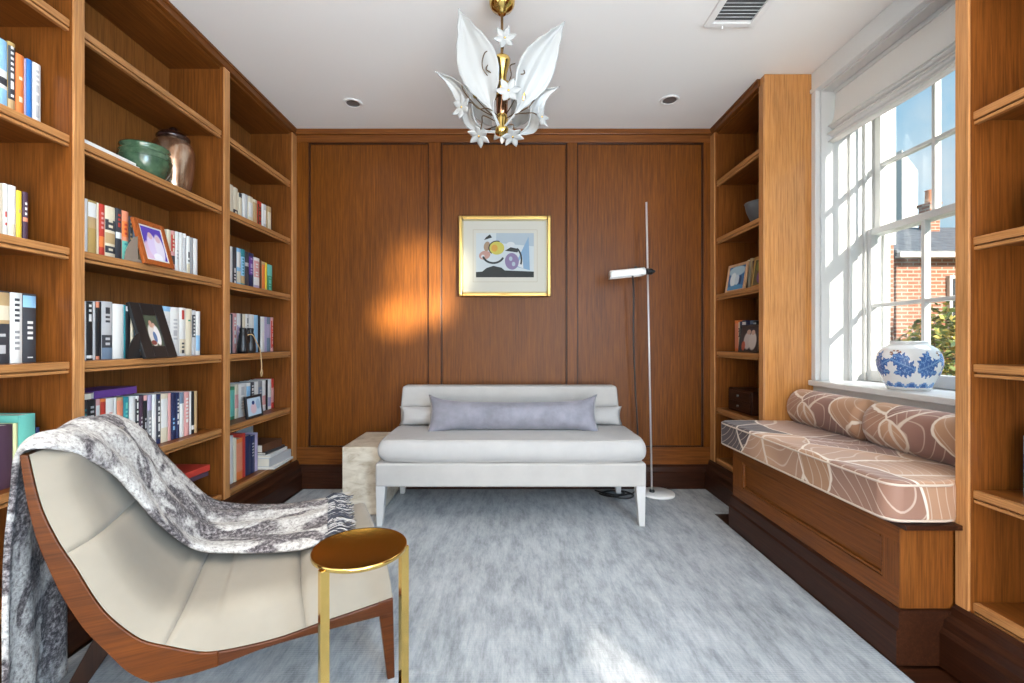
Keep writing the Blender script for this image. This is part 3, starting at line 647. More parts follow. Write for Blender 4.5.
# ================================================================ green bowl, lidded jar
GRG = mat('green_glaze', (.06, .11, .06), .22, coat=.6)
v_ = coords(GRG, (1, 1, 1)); L(GRG, ramp(GRG, tex_noise(GRG, v_, 14, 5, .6), [(.3, (.025, .06, .03)), (.55, (.075, .14, .075)), (.75, (.16, .24, .13))]), BSDF(GRG).inputs['Base Color'])
t = thing('ceramic_bowl', 'round green glazed bowl with a rolled rim on the shelf', 'bowl', (-1.680, 2.078, SH[1]))
bm = bmesh.new(); lathe(bm, [(0, 0), (.048, 0), (.052, .008), (.078, .04), (.095, .078), (.101, .108), (.098, .134), (.089, .148), (.090, .156), (.096, .163), (.095, .170), (.086, .168), (.082, .150), (.090, .125), (.090, .09), (.06, .03), (0, .015)], seg=48, close=False)
obj('bowl_body', bm, GRG, t, True, local=True)
bm = bmesh.new()
for zz, rr in ((.140, .0955), (.112, .1012)): tube(bm, [(rr*math.cos(a*PI/24), rr*math.sin(a*PI/24), zz) for a in range(49)], .0022, 6)
obj('rim_ridge', bm, GRG, t, True, local=True)
JAR = mat('brown_lustre', (.20, .11, .07), .2, .75, coat=.6)
v_ = coords(JAR, (1, 1, .5)); L(JAR, ramp(JAR, tex_noise(JAR, v_, 9, 4, .6, .5), [(.32, (.10, .035, .016)), (.48, (.36, .18, .09)), (.62, (.62, .48, .36))]), BSDF(JAR).inputs['Base Color'])
t = thing('lidded_jar', 'brown lustre jar with a domed lid behind the green bowl', 'jar', (-1.699, 2.278, SH[1]))
bm = bmesh.new(); lathe(bm, [(0, 0), (.064, 0), (.070, .02), (.083, .09), (.092, .17), (.094, .225), (.088, .262), (.070, .290), (.060, .297)], seg=40, close=False); obj('jar_body', bm, JAR, t, True, local=True)
bm = bmesh.new(); lathe(bm, [(.062, .295), (.072, .299), (.072, .309), (.054, .327), (.028, .337), (.016, .341), (.018, .350), (.012, .358), (0, .361)], seg=40, close=False); obj('jar_lid', bm, mat('dark_lustre_lid', (.03, .012, .010), .15, .2, coat=.8), t, True, local=True)

# ================================================================ binoculars with cord
t = thing('binoculars', 'black binoculars standing in front of the corner books', 'binoculars', (-1.585, 2.72, SH[3]))
for dy in (-.038, .038):
    bm = bmesh.new(); lathe(bm, [(0, .0), (.030, 0), (.031, .02), (.029, .055), (.024, .085), (.024, .10), (.020, .118), (.017, .122), (.018, .135), (.019, .148), (.015, .152), (0, .152)], (0, dy, 0), 24, close=False)
    obj('barrel', bm, BLACK, t, True, local=True)
bm = B((-.012, .012, -.03, .03, .06, .10), (-.01, .01, -.018, .018, .1, .112)); obj('bridge', bm, BLACK, t, bevel=.004, local=True)
bm = bmesh.new(); lathe(bm, [(0, -.016), (.010, -.016), (.011, 0), (.010, .016), (0, .016)], (0.006, 0, .122), 16, close=False); obj('focus_wheel', bm, BLACK, t, True, local=True)
bm = bmesh.new(); tube(bm, smooth_path([(.018, -.022, .105), (.024, -.018, .112), (.034, .006, .108), (.040, .03, .07), (.0455, .055, .03), (.0485, .066, -.01), (.052, .068, -.07), (.052, .068, -.10), (.052, .060, -.125), (.052, .066, -.145), (.052, .078, -.125), (.052, .069, -.098)], 6), .0032, 8)
obj('neck_cord', bm, mat('tan_cord', (.52, .34, .17), .7), t, True, local=True)

# ================================================================ narrow bookcase contents (right)
ZR = SH
t = thing('stone_bowl', 'small dark grey bowl on a high shelf by the window', 'bowl', (1.585, 2.83, ZR[1]))
bm = bmesh.new(); lathe(bm, [(0, 0), (.045, 0), (.047, .01), (.062, .045), (.084, .10), (.092, .145), (.089, .147), (.08, .1), (.055, .04), (0, .02)], seg=40, close=False); obj('bowl_body', bm, mat('grey_stone', (.09, .095, .10), .5), t, True, local=True)
bm = bmesh.new(); tube(bm, [(.091*math.cos(a*PI/20), .091*math.sin(a*PI/20), .146) for a in range(41)], .004, 6); obj('bowl_rim', bm, mat('grey_stone_rim', (.14, .145, .15), .5), t, True, local=True)
def rrow(zs, xs, items, place, group, y_from, depth=.15, start=1):
    y = y_from
    for i, (th, h, look, spec) in enumerate(items):
        book('book', xs, -1, y-th, y, zs+.0006, h, depth, spec, '%s, %s %s' % (look, ORD[i+start-1], place), group); y -= th
rrow(ZR[2], 1.575, [(.036, .185, 'coral book', ('pink', [(.2, .9, 'salmon', 'white')])), (.01, .17, 'dark book', ('charcoal', [])), (.034, .192, 'pale pink book', ('pink', [(.1, .8, 'pink', 'white')])), (.012, .175, 'black book', ('black', [])),
    (.036, .197, 'ivory book', ('cream', [])), (.05, .185, 'brown book', ('brown', [])), (.032, .205, 'cream book', ('cream', [])), (.03, .21, 'tan book', ('tan', [])), (.05, .19, 'plum book', ('plum', []))],
    'from the panelled wall behind the blue picture frame', 'books behind the blue picture', 3.15)
GFR = wood('frame_pale', (.42, .24, .12), (.60, .36, .20), (.7, .46, .28), 'Z', .35)
photo_frame('pale wooden frame with a blue outdoor picture, between panelled wall and window', (1.505, 3.015, ZR[2]+.001), .215, .195, -PI/2+.10, .16, GFR, PH3, .018, None, True)
photo_frame('gilt frame with a dark plum picture beside the blue one', (1.515, 2.745, ZR[2]+.001), .19, .20, -PI/2-.05, .14, GOLD, PH5, .020, None, True)
rrow(ZR[3], 1.57, [(.05, .215, 'orange book', ('orange', [(.1, .9, 'salmon')])), (.018, .2, 'yellow-white book', ('cream', [(.5, .8, 'black', 'cream')])), (.03, .205, 'navy book', ('navy', [])), (.05, .21, 'navy book with white panel', ('navy', [(.55, .95, 'white')])),
    (.05, .2, 'dark blue book', ('navy', [(.8, .9, 'steel')])), (.04, .205, 'slate book', ('steel', [])), (.035, .2, 'charcoal book', ('charcoal', [(.8, .95, 'silver')]))],
    'from the panelled wall behind the dark couple picture', 'books behind the couple picture', 3.13)
photo_frame('black frame with a picture of two people in pale clothes', (1.515, 2.86, ZR[3]+.001), .24, .178, -PI/2, .10, BLACK, PH4, .010, None, True)
t = thing('trinket_chest', 'small dark two-drawer wooden chest on a low shelf', 'chest', (1.60, 2.965, ZR[4]))
obj('chest_body', B((-.08, .08, -.15, .15, 0, .15)), WOOD_D, t, bevel=.004, local=True)
for zz in (.012, .08):
    d_ = obj('drawer', B((-.086, -.08, -.138, .138, zz, zz+.058)), WOOD_D, t, bevel=.002, local=True)
    bm = bmesh.new(); lathe(bm, [(0, -.006), (.008, -.004), (.009, .004), (0, .009)], (0, 0, 0), 14, close=False)
    bmesh.ops.transform(bm, matrix=Matrix.Translation((-.094, 0, zz+.029)) @ Matrix.Rotation(-PI/2, 4, 'Y'), verts=bm.verts[:]); obj('knob', bm, mat('pewter_knob', (.25, .24, .23), .35, .8), d_, True, local=True)
# near bookcase at the picture's edge
book('book', 1.545, -1, 1.295, 1.352, SH[4]+.0006, .185, .15, ('sky', [(.45, .7, 'blue'), (.15, .4, 'teal')]), 'blue and white book at the photo edge beside the window seat', None)
book('book', 1.545, -1, 1.300, 1.346, SH[2]+.0006, .14, .15, ('silver', [(.45, .55, 'charcoal')]), 'pale grey book at the photo edge above the eye line', None)

# ================================================================ window seat, cushion, bolsters
BX = 1.27; BY0, BY1 = 1.467, 2.552
t = thing('window_seat', 'built-in oak window seat with a panelled front and dark plinth', 'window seat', (1.5, 2.0, 0))
XBK = XR-.002
def seatbox(z0, z1, fx, off=0):
    # in front of the bookcases, then between them up to the wall
    return [(fx, XBK, BY0-off, BY1+off, z0, z1), (XBK, XW-.002, BY0+.001, BY1-.001, z0, z1)]
obj('carcass', B(*seatbox(.18, .25, BX), *seatbox(.25, .39, BX+.014), *seatbox(.39, .446, BX)), WOOD_Y, t)
obj('end_panel', B((BX, XBK, BY0-.004, BY0, .18, .446)), WOOD_V, t, bevel=.001)
obj('front_stile', B((BX, BX+.014, BY0, 1.53, .25, .39)), WOOD_V, t)
obj('front_stile', B((BX, BX+.014, 2.45, BY1, .25, .39)), WOOD_V, t)
m_ = .012
obj('panel_molding', B((BX+.002, BX+.014, 1.53, 1.53+m_, .25, .39), (BX+.002, BX+.014, 2.45-m_, 2.45, .25, .39), (BX+.002, BX+.014, 1.53+m_, 2.45-m_, .25, .25+m_), (BX+.002, BX+.014, 1.53+m_, 2.45-m_, .39-m_, .39)), WOOD_Y, t, bevel=.004)
bm = bmesh.new()
pr = [(BX-.002, .178), (BX-.010, .170), (BX-.010, .12), (BX-.018, .112), (BX-.018, 0), (XBK, 0), (XBK, .178)]
prism(bm, pr, 'Y', BY0-.012, BY1+.012); obj('plinth', bm, WOOD_D, t)
obj('seat_top', B((BX-.008, XBK, BY0-.036, BY1+.030, .446, .462), (XBK, XW-.002, BY0+.001, BY1-.001, .446, .462)), WOOD_D, t, bevel=.002)
# cushion
def puffy_box(x0, x1, y0, y1, z0, z1, r, nx, ny, chamfer=0, crown=.01):
    bm = bmesh.new()
    box(bm, x0, x1, y0, y1, z0, z1)
    if chamfer:
        es = [e for e in bm.edges if abs(e.verts[0].co.z-e.verts[1].co.z) > .01 and e.verts[0].co.y < y0+.001 and e.verts[0].co.x > x1-.001]
        bmesh.ops.bevel(bm, geom=es, offset=chamfer, segments=6, affect='EDGES', profile=.5)
    bmesh.ops.bevel(bm, geom=bm.edges[:], offset=r, segments=4, affect='EDGES', profile=.5)
    bmesh.ops.triangulate(bm, faces=[f for f in bm.faces if len(f.verts) > 4])
    return bm
t = thing('seat_cushion', 'long leaf-print seat cushion on the oak window seat', 'cushion', (1.46, 2.0, .463))
CZ0, CZ1 = .463, .600
bm = bmesh.new()
co = [(1.214, 1.438), (1.444, 1.438), (1.444, 1.4565), (1.730, 1.4565), (1.730, 2.5515), (1.444, 2.5515), (1.444, 2.575), (1.196, 2.575)]
prism(bm, co, 'Z', CZ0, CZ1)
bmesh.ops.bevel(bm, geom=[e for e in bm.edges if abs(e.verts[0].co.z-e.verts[1].co.z) > .01 and e.verts[0].co.x < 1.445 and abs(e.verts[0].co.y-1.4565) > .001 and abs(e.verts[0].co.y-2.5515) > .001], offset=.05, segments=7, affect='EDGES', profile=.5)
bmesh.ops.bevel(bm, geom=[e for e in bm.edges if abs(e.verts[0].co.z-e.verts[1].co.z) < .001], offset=.020, segments=4, affect='EDGES', profile=.5)
bmesh.ops.triangulate(bm, faces=[f for f in bm.faces if len(f.verts) > 4])
obj('cushion_body', bm, LEAFY, t, False)
for p in bpy.data.objects[t.children[0].name].data.polygons: p.use_smooth = p.area < .004
bm = bmesh.new()
for zz in (.475, .588):
    tube(bm, smooth_path([(1.432, 1.452, zz), (1.415, 1.4425, zz), (1.39, 1.4375, zz), (1.275, 1.437, zz), (1.235, 1.448, zz), (1.2165, 1.485, zz), (1.2105, 1.6, zz), (1.2025, 2.1, zz), (1.1965, 2.46, zz), (1.200, 2.53, zz), (1.22, 2.565, zz), (1.26, 2.576, zz), (1.39, 2.576, zz), (1.43, 2.562, zz)], 8), .0042, 8)
obj('piping', bm, mat('cream_piping', (.50, .40, .32), .7), t, True)
def bolster(y0, y1, label):
    t = thing('bolster', label, 'bolster', (1.635, (y0+y1)/2, .588), 0, 'leaf-print bolsters under the window sill')
    rows = []; n = 20; seg = 32
    for i in range(n+1):
        f = i/n; y = y0+(y1-y0)*f; e = min(f, 1-f)*(y1-y0)
        k = math.sqrt(max(0, 1-(1-min(1, e/.03))**2))*.999+.001
        k = max(k, .02)
        rows.append([(1.635+.088*k*math.cos(2*PI*a/seg), y, .686+.097*k*math.sin(2*PI*a/seg)) for a in range(seg)])
    bm = bmesh.new(); vs = grid(bm, rows, closed_u=True); bm.faces.new(vs[0]); bm.faces.new(list(reversed(vs[-1])))
    obj('bolster_body', bm, LEAFY, t, True)
bolster(2.005, 2.535, 'leaf-print bolster beside the narrow bookcase under the sill')
bolster(1.475, 2.0, 'leaf-print bolster under the blue and white vase')

# ================================================================ window
SXI, SXO = 1.985, 2.055
w1 = bpy.data.objects.new('window_1', None); COL.objects.link(w1); w1.location = (2.0, 2.0, WZ0); w1['kind'] = 'structure'; w1['label'] = 'white sash window over the window seat'
obj('window_frame', B((XW, XO, WY1-.012, WY1, WZ0, WZ1), (XW, XO, WY0, WY0+.012, WZ0, WZ1), (XW, XO, WY0+.012, WY1-.012, WZ1-.012, WZ1)), WPAINT, w1)
# jamb mouldings seen on the far reveal: staff bead, shutter edge, parting bead
obj('jamb_molding', B((1.885, 1.93, WY1-.028, WY1-.012, WZ0, WZ1-.012), (1.968, 1.979, WY1-.03, WY1-.012, WZ0+.03, WZ1-.012), (2.075, 2.083, WY1-.03, WY1-.012, WZ0+.03, WZ1-.012)), WPAINT, w1, bevel=.003)
obj('window_sill', B((XW, 2.13, WY0-.0+.012, WY1-.012, WZ0+.0005, WZ0+.03), (1.690, XW, WY0-.03, WY1+.03, WZ0, WZ0+.03)), WPAINT, w1, bevel=.005)
obj('sill_apron', B((1.712, XW-.001, WY0-.02, WY1+.02, WZ0-.06, WZ0)), WPAINT, w1, bevel=.003)
GY0, GY1 = WY0+.012, WY1-.012
def sash(x, z0, z1, zm, bot):
    st = .042
    fr = obj('sash', B((x-.02, x+.02, GY0+.002, GY0+st, z0, z1), (x-.02, x+.02, GY1-st, GY1-.002, z0, z1), (x-.02, x+.02, GY0+st, GY1-st, z0, z0+bot), (x-.02, x+.02, GY0+st, GY1-st, z1-.035, z1)), WPAINT, w1, bevel=.004)
    a, b = GY0+st, GY1-st; t3 = (b-a)/3
    obj('muntin', B((x-.016, x+.016, a+t3-.010, a+t3+.010, z0+bot, z1-.035), (x-.016, x+.016, b-t3-.010, b-t3+.010, z0+bot, z1-.035), (x-.0155, x+.0155, a, b, zm-.010, zm+.010)), WPAINT, fr, bevel=.004)
    obj('pane', B((x-.002, x+.002, a-.004, b+.004, z0+bot-.004, z1-.031)), GLASSY, fr)
sash(2.0, WZ0+.032, 1.665, 1.243, .06)
sash(2.05, 1.632, WZ1-.014, 2.017, .035)
bm = bmesh.new(); lathe(bm, [(0, 0), (.011, 0), (.012, .012), (.006, .02), (0, .022)], (2.0, 1.985, 1.666), 12, close=False); box(bm, 1.985, 2.015, 1.93, 1.99, 1.666, 1.674)
obj('sash_lock', bm, mat('lock_bronze', (.05, .045, .04), .4, .8), w1, True)
# head: pale frieze above the opening and casing strips
struct('trim_1', B((1.715, XW, 1.456, 2.5535, WZ1+.0, ZC-.001), (1.706, 1.7149, 1.456, 2.5535, WZ1, WZ1+.022)), GPAINT, 'pale grey frieze board above the window', bevel=.003)
struct('trim_2', B((1.715, XW, WY1, 2.5535, WZ0+.03, WZ1), (1.708, 1.7149, WY1-.006, WY1+.008, WZ0+.03, WZ1)), GPAINT, 'pale grey casing strip beside the window', bevel=.003)
struct('trim_3', B((1.715, XW, 1.456, WY0, WZ0+.03, WZ1)), GPAINT, bevel=.003)
# roman blind
t = thing('roman_blind', 'pale linen roman blind gathered at the top of the window', 'blind', (1.81, 2.0, WZ1-.014))
def blind_sheet(prof, y0, y1, n=36, amp=.004):
    rows = []
    for j in range(n+1):
        y = y0+(y1-y0)*j/n
        rows.append([(x+amp*math.sin(y*9+z*7)*(.3+f*1.2), y, z+amp*.6*math.sin(y*5)*f) for (x, z, f) in prof])
    bm = bmesh.new(); grid(bm, rows); return bm
y0, y1 = WY0+.03, WY1-.03
prof = [(1.805, 2.434, 0), (1.800, 2.38, 0), (1.796, 2.32, .3), (1.788, 2.275, .8), (1.775, 2.245, 1), (1.770, 2.232, 1), (1.782, 2.222, 1), (1.80, 2.228, 1), (1.79, 2.215, 1), (1.772, 2.20, 1), (1.768, 2.188, 1), (1.782, 2.180, 1), (1.80, 2.188, 1), (1.792, 2.172, 1), (1.776, 2.158, 1), (1.775, 2.148, 1), (1.79, 2.142, 1), (1.812, 2.15, 1)]
obj('blind_fabric', blind_sheet(prof, y0, y1), BLIND, t, True)
bm = bmesh.new()
for (x, z) in ((1.764, 2.236), (1.761, 2.191), (1.768, 2.150)): tube(bm, [(x+.004*math.sin(y*9+z*7)*1.5, y, z+.0024*math.sin(y*5)) for y in [y0+(y1-y0)*k/30 for k in range(31)]], .005, 6)
obj('blind_piping', bm, BLIND_TRIM, t, True)
obj('head_rail', B((1.795, 1.835, y0, y1, 2.415, 2.437)), WPAINT, t, bevel=.003)

# vase with blue leaves
VW = mat('white_porcelain', (.80, .82, .83), .12, coat=.5); VB = mat('cobalt_blue', (.04, .13, .40), .14, coat=.5); VB2 = mat('pale_cobalt', (.16, .32, .62), .14, coat=.5); VR = mat('iron_brown', (.28, .13, .07), .2, coat=.4)
VSR = .80; VSZ = .93
vprof = [(0, 0), (.092, 0), (.096, .004), (.104, .02), (.120, .05), (.137, .085), (.147, .118), (.148, .145), (.140, .175), (.122, .200), (.100, .214), (.086, .220), (.084, .224), (.085, .234), (.082, .236), (.078, .232), (.078, .222), (.09, .21), (.12, .18), (.12, .06), (0, .01)]
def dense(p, k):
    o_ = []
    for a, b in zip(p[:-1], p[1:]):
        for i in range(k): o_.append((a[0]+(b[0]-a[0])*i/k, a[1]+(b[1]-a[1])*i/k))
    return o_+[p[-1]]
vd = dense(vprof, 7); vd = [(r_*VSR, z_*VSZ) for r_, z_ in vd]; NV = len(vd)-1
def vase_mat(u, f):
    i = f*NV-.5; z = vd[int(i)][1]; r_ = vd[int(i)][0]
    if int(i) > 98 or r_ < .05: return 0
    z /= VSZ
    if z < .048:
        w = .026+.009*math.sin(u*2*PI*13)
        return 2 if abs(z-w) < .006 else (1 if z < w-.006 and z > .014 and math.sin(u*2*PI*13) > -.2 else 0)
    for (u0, z0, a, ln, wd) in LV:
        du = ((u-u0+.5) % 1-.5)*2*PI*.14; dz = z-z0
        x = du*math.cos(a)+dz*math.sin(a); y = -du*math.sin(a)+dz*math.cos(a)
        if 0 < x < ln:
            wv = wd*math.sin(PI*(x/ln)**.75)*(1+.35*math.sin(x*300))
            if abs(y) < wv: return 2 if (abs(y) < .0035 or math.sin((x-abs(y)*.8)*330) > .82) else 1
    for (u0, z0) in ((.47, .178), (.97, .178), (.22, .175), (.72, .175)):
        du = ((u-u0+.5) % 1-.5)*2*PI*.14; dz = z-z0
        rr = math.hypot(du*.8, dz*1.7)
        if rr < .023: return 3 if rr > .009 and math.sin(math.atan2(dz*1.7, du)*7) > -.6 else 0
    return 0
LV = []
for q in range(4):
    b_ = q*.25
    LV += [(b_+.08, .095, .45, .12, .030), (b_+.08, .095, -.12, .105, .026), (b_+.07, .10, 2.7, .125, .030), (b_+.09, .105, 1.1, .095, .024), (b_+.04, .15, 2.9, .08, .018), (b_+.07, .10, 3.35, .10, .026)]
t = thing('ginger_jar', 'squat blue and white porcelain jar standing on the window sill', 'vase', (1.815, 2.045, WZ0+.0305), .6)
bm = bmesh.new(); lathe(bm, vd, seg=220, matfn=vase_mat, close=False); obj('jar_body', bm, [VW, VB, VB2, VR], t, True, local=True, recalc=False)

# ================================================================ sofa
t = thing('settee', 'off-white armless settee with tapered legs against the panelled wall', 'sofa', (.005, 2.85, 0))
SY0, SY1 = 2.535, 3.17; SX0, SX1 = -.755, .775
obj('seat_frame', B((SX0, SX1, SY0, SY1-.02, .225, .36)), LINEN, t, bevel=.012, seg=3)
for (x, y) in ((SX0+.03, SY0+.03), (SX1-.03, SY0+.03), (SX0+.03, SY1-.06), (SX1-.03, SY1-.06)):
    bm = bmesh.new(); s = 1 if x > 0 else -1; a = .027; b = .016
    vs0 = [bm.verts.new((x+dx*a, y+dy*a, .23)) for dx, dy in ((-1, -1), (1, -1), (1, 1), (-1, 1))]
    vs1 = [bm.verts.new((x+s*.008+dx*b, y-.004+dy*b, .001)) for dx, dy in ((-1, -1), (1, -1), (1, 1), (-1, 1))]
    bm.faces.new(vs0); bm.faces.new(vs1)
    for k in range(4): bm.faces.new((vs0[k], vs0[(k+1) % 4], vs1[(k+1) % 4], vs1[k]))
    obj('leg', bm, mat('white_leg_paint', (.50, .49, .48), .45) if 'white_leg_paint' not in bpy.data.materials else bpy.data.materials['white_leg_paint'], t, bevel=.002)
# seat cushion: soft box grown from a superellipse
def soft_cushion(x0, x1, y0, y1, z0, z1, nx=48, ny=24, r=.045, crown=.012, wob=.004, seed=0):
    bm = bmesh.new(); rings = []
    cx_, cy_ = (x0+x1)/2, (y0+y1)/2; hx, hy = (x1-x0)/2, (y1-y0)/2; hz = (z1-z0)/2; zm = (z0+z1)/2
    # rings from the bottom centre round the edge to the top centre
    def ring(k, inset, z):
        pts = []; n = 120
        for i in range(n):
            a = 2*PI*i/n; c, s = math.cos(a), math.sin(a); e = .14
            px_ = (abs(c)**e)*math.copysign(1, c); py_ = (abs(s)**e)*math.copysign(1, s)
            x = cx_+(hx-inset)*px_; y = cy_+(hy-inset)*py_
            w = noise.noise(Vector((x*6, y*6, z*9+seed)))*wob
            pts.append((x+w, y+w, z+w))
        return pts
    rows = []
    for k in range(11):
        a = -PI/2+PI*k/10; rows.append(ring(k, r*(1-math.cos(a)), zm+hz*math.sin(a)*(1 if abs(math.sin(a)) > .99 else 1)))
    vs = grid(bm, rows, closed_u=True)
    prev = vs[-1]
    for f in (.12, .3, .5, .7, .9):
        nr = []
        for i, (x, y, z) in enumerate(rows[-1]):
            xx = cx_+(x-cx_)*(1-f); yy = cy_+(y-cy_)*(1-f)
            nr.append(bm.verts.new((xx, yy, z1+crown*math.sin(f*PI/2)+noise.noise(Vector((xx*5, yy*5, seed+3)))*wob)))
        for i in range(len(nr)): bm.faces.new((prev[i], prev[(i+1) % len(nr)], nr[(i+1) % len(nr)], nr[i]))
        prev = nr
    bm.faces.new(prev); bm.faces.new(list(reversed(vs[0])))
    soft_cushion.loops = [rows[1], rows[-2]]
    return bm
cu = obj('seat_cushion', soft_cushion(SX0+.002, SX1+.012, SY0-.012, 3.03, .362, .487, r=.035, crown=.012, wob=.006), LINEN2, t, True)
bm = bmesh.new()
for lp in soft_cushion.loops: tube(bm, list(lp)+[lp[0]], .0035, 6)
obj('piping', bm, LINEN, cu, True)
bm = bmesh.new(); hw0, hw1 = .742, .728
prism(bm, [(-hw0+.005, .36), (hw0+.005, .36), (hw0+.005, .60), (hw1+.005, .745), (-hw1+.005, .745), (-hw0+.005, .60)], 'Y', 3.05, 3.17)
obj('backrest', bm, LINEN, t, bevel=.018, seg=4)
# pillows
def pillow(c, w, h, th, ear, rot_x, m, name, label, cat='pillow', sag=0, seed=0, nu=60, nv=24):
    t = thing(name, label, cat, c)
    rows_f, rows_b = [], []
    for j in range(nv+1):
        v = -1+2*j/nv; rf, rb = [], []
        for i in range(nu+1):
            u = -1+2*i/nu
            ex = ear*(abs(u)**10)*(abs(v)**2); 
            x = u*(w/2)*(1-.02*(1-v*v)*(abs(u)**3)) + math.copysign(ear*.35*(abs(u)**8)*(v*v), u)
            z = v*(h/2)*(1-.10*(1-abs(u)**2.2) if False else 1) + math.copysign(ear*(abs(u)**7)*abs(v), v) - sag*(1-u*u)*max(0, v)
            T = th/2*max(0, (1-abs(u)**6))**.6*max(0, (1-abs(v)**2.6))**.75
            T += noise.noise(Vector((u*5+seed, v*2.5, seed)))*.007*(1-u**4)*(1-v*v)
            rf.append(Vector((x, -T, z))); rb.append(Vector((x, T, z)))
        rows_f.append(rf); rows_b.append(rb)
    bm = bmesh.new(); grid(bm, rows_f); grid(bm, [list(reversed(r)) for r in rows_b])
    bmesh.ops.remove_doubles(bm, verts=bm.verts[:], dist=2e-4)
    bmesh.ops.transform(bm, matrix=Matrix.Rotation(rot_x, 4, 'X'), verts=bm.verts[:])
    obj('pillow_body', bm, m, t, True, local=True)
    return t
pillow((.012, 2.985, .555), 1.475, .115, .11, .004, -.1, LINEN2, 'lumbar_roll', 'long off-white lumbar roll along the settee back', 'pillow', 0, 4)
pillow((.025, 2.825, .588), 1.05, .185, .135, .040, -.42, LILAC, 'lumbar_pillow', 'lilac-grey velvet lumbar pillow lying on the off-white settee', 'pillow', .012, 9)

# travertine block
bm = B((-1.007, -.775, 2.715, 3.17, .001, .41)); tag(obj('side_block', bm, TRAV, bevel=.006, loc=(-.89, 2.94, 0)), 'beige travertine block table beside the settee', 'side table')

# ================================================================ picture on the back wall
t = thing('framed_print', 'gold framed abstract print with a cream mat on the panelled wall', 'picture', (-.03, YB-.012, 1.62))
def XW_(px): return (px-CX)*3.2/F
def ZW_(py): return EYE+(CY-py)*3.2/F
fx0, fx1, fz0, fz1 = XW_(458.5), XW_(551), ZW_(296.2), ZW_(215.5); b = .026; yf = YB-.045
obj('frame', B((fx0, fx0+b, yf, YB-.0125, fz0, fz1), (fx1-b, fx1, yf, YB-.0125, fz0, fz1), (fx0+b, fx1-b, yf, YB-.0125, fz0, fz0+b), (fx0+b, fx1-b, yf, YB-.0125, fz1-b, fz1)), GOLD, t, bevel=.007, seg=3)
bm = bmesh.new()
for (xa, xb_, za, zb) in ((fx0, fx1, fz1-b, fz1), (fx0, fx1, fz0, fz0+b)):
    for cxn in (.02, .5, .98):
        xm = xa+(xb_-xa)*cxn
        for k in range(-4, 5): lathe(bm, [(0, -.004), (.006, 0), (0, .004)], (min(max(xm+k*.009, xa+.008), xb_-.008), yf-.001, (za+zb)/2), 8, close=False)
obj('frame_ornament', bm, GOLD, t, True)
obj('liner', B((fx0+b, fx0+b+.008, yf+.008, YB-.02, fz0+b, fz1-b), (fx1-b-.008, fx1-b, yf+.008, YB-.02, fz0+b, fz1-b), (fx0+b, fx1-b, yf+.008, YB-.02, fz0+b, fz0+b+.008), (fx0+b, fx1-b, yf+.008, YB-.02, fz1-b-.008, fz1-b)), cmat((.46, .38, .20)), t)
ymt = YB-.022
obj('mat_board', B((fx0+b, fx1-b, ymt, ymt+.004, fz0+b, fz1-b)), cmat((.46, .44, .38), .8), t)
px0, px1, pz0, pz1 = XW_(475.8), XW_(534), ZW_(277), ZW_(232.5)
ml = cmat((.34, .29, .21)); g0 = .022
obj('mat_line', B((px0-g0, px0-g0+.003, ymt-.0008, ymt, pz0-g0-.012, pz1+g0), (px1+g0, px1+g0+.003, ymt-.0008, ymt, pz0-g0-.012, pz1+g0), (px0-g0, px1+g0, ymt-.0008, ymt, pz1+g0, pz1+g0+.003), (px0-g0, px1+g0, ymt-.0008, ymt, pz0-g0-.012, pz0-g0-.009)), ml, t)
# the print itself: a plain arrangement of ovals, a wedge and a dark table band
bm = bmesh.new(); PM = [cmat(tuple(q*.62 for q in c), .7) for c in ((.66, .72, .74), (.022, .026, .024), (.26, .42, .60), (.62, .56, .10), (.27, .20, .36), (.58, .32, .26), (.46, .54, .60), (.70, .36, .05), (.40, .27, .17), (.74, .76, .76))]
pw, ph = px1-px0, pz1-pz0; yy = ymt-.001
lay = [0]
def poly(pts, mi):
    lay[0] += 1
    f = bm.faces.new([bm.verts.new((px0+pw*min(1, max(0, u)), yy-lay[0]*.00012, pz0+ph*min(1, max(0, v)))) for u, v in pts]); f.material_index = mi
def oval(u, v, ru, rv, mi, a=0, n=28): poly([(u+ru*math.cos(2*PI*k/n)*math.cos(a)-rv*math.sin(2*PI*k/n)*math.sin(a)*.75, v+ru*math.cos(2*PI*k/n)*math.sin(a)*1.33+rv*math.sin(2*PI*k/n)*math.cos(a)) for k in range(n)], mi)
def arc(u, v, ru, rv, w, a0, a1, mi, n=20):
    o_ = [(u+ru*math.cos(a0+(a1-a0)*k/n), v+rv*math.sin(a0+(a1-a0)*k/n)) for k in range(n+1)]
    i_ = [(u+(ru-w)*math.cos(a0+(a1-a0)*k/n), v+(rv-w*1.3)*math.sin(a0+(a1-a0)*k/n)) for k in range(n+1)]
    for k in range(n): poly([o_[k], o_[k+1], i_[k+1], i_[k]], mi); lay[0] -= 1
    lay[0] += 1
poly([(0, 0), (1, 0), (1, 1), (0, 1)], 0)
poly([(.35, .78), (1, .70), (1, 1), (.35, 1)], 6)
poly([(.66, .25), (.93, .16), (.91, .92)], 2); poly([(.70, .26), (.82, .20), (.80, .50)], 9)
poly([(0, 0), (1, 0), (1, .13), (.45, .16), (0, .12)], 1)
poly([(.10, .12), (.52, .13), (.44, .22), (.30, .26), (.18, .21)], 1)
oval(.15, .50, .10, .10, 5, .3); oval(.19, .70, .055, .11, 8, -.2); oval(.12, .47, .03, .04, 9)
oval(.36, .66, .13, .15, 3); oval(.32, .66, .055, .08, 7)
arc(.30, .52, .20, .22, .035, 3.4, 5.9, 1); arc(.36, .66, .145, .17, .018, 1.2, 4.0, 1)
oval(.62, .36, .12, .19, 4, .1); poly([(.50, .60), (.72, .56), (.74, .64), (.60, .68)], 1); oval(.60, .74, .07, .06, 9)
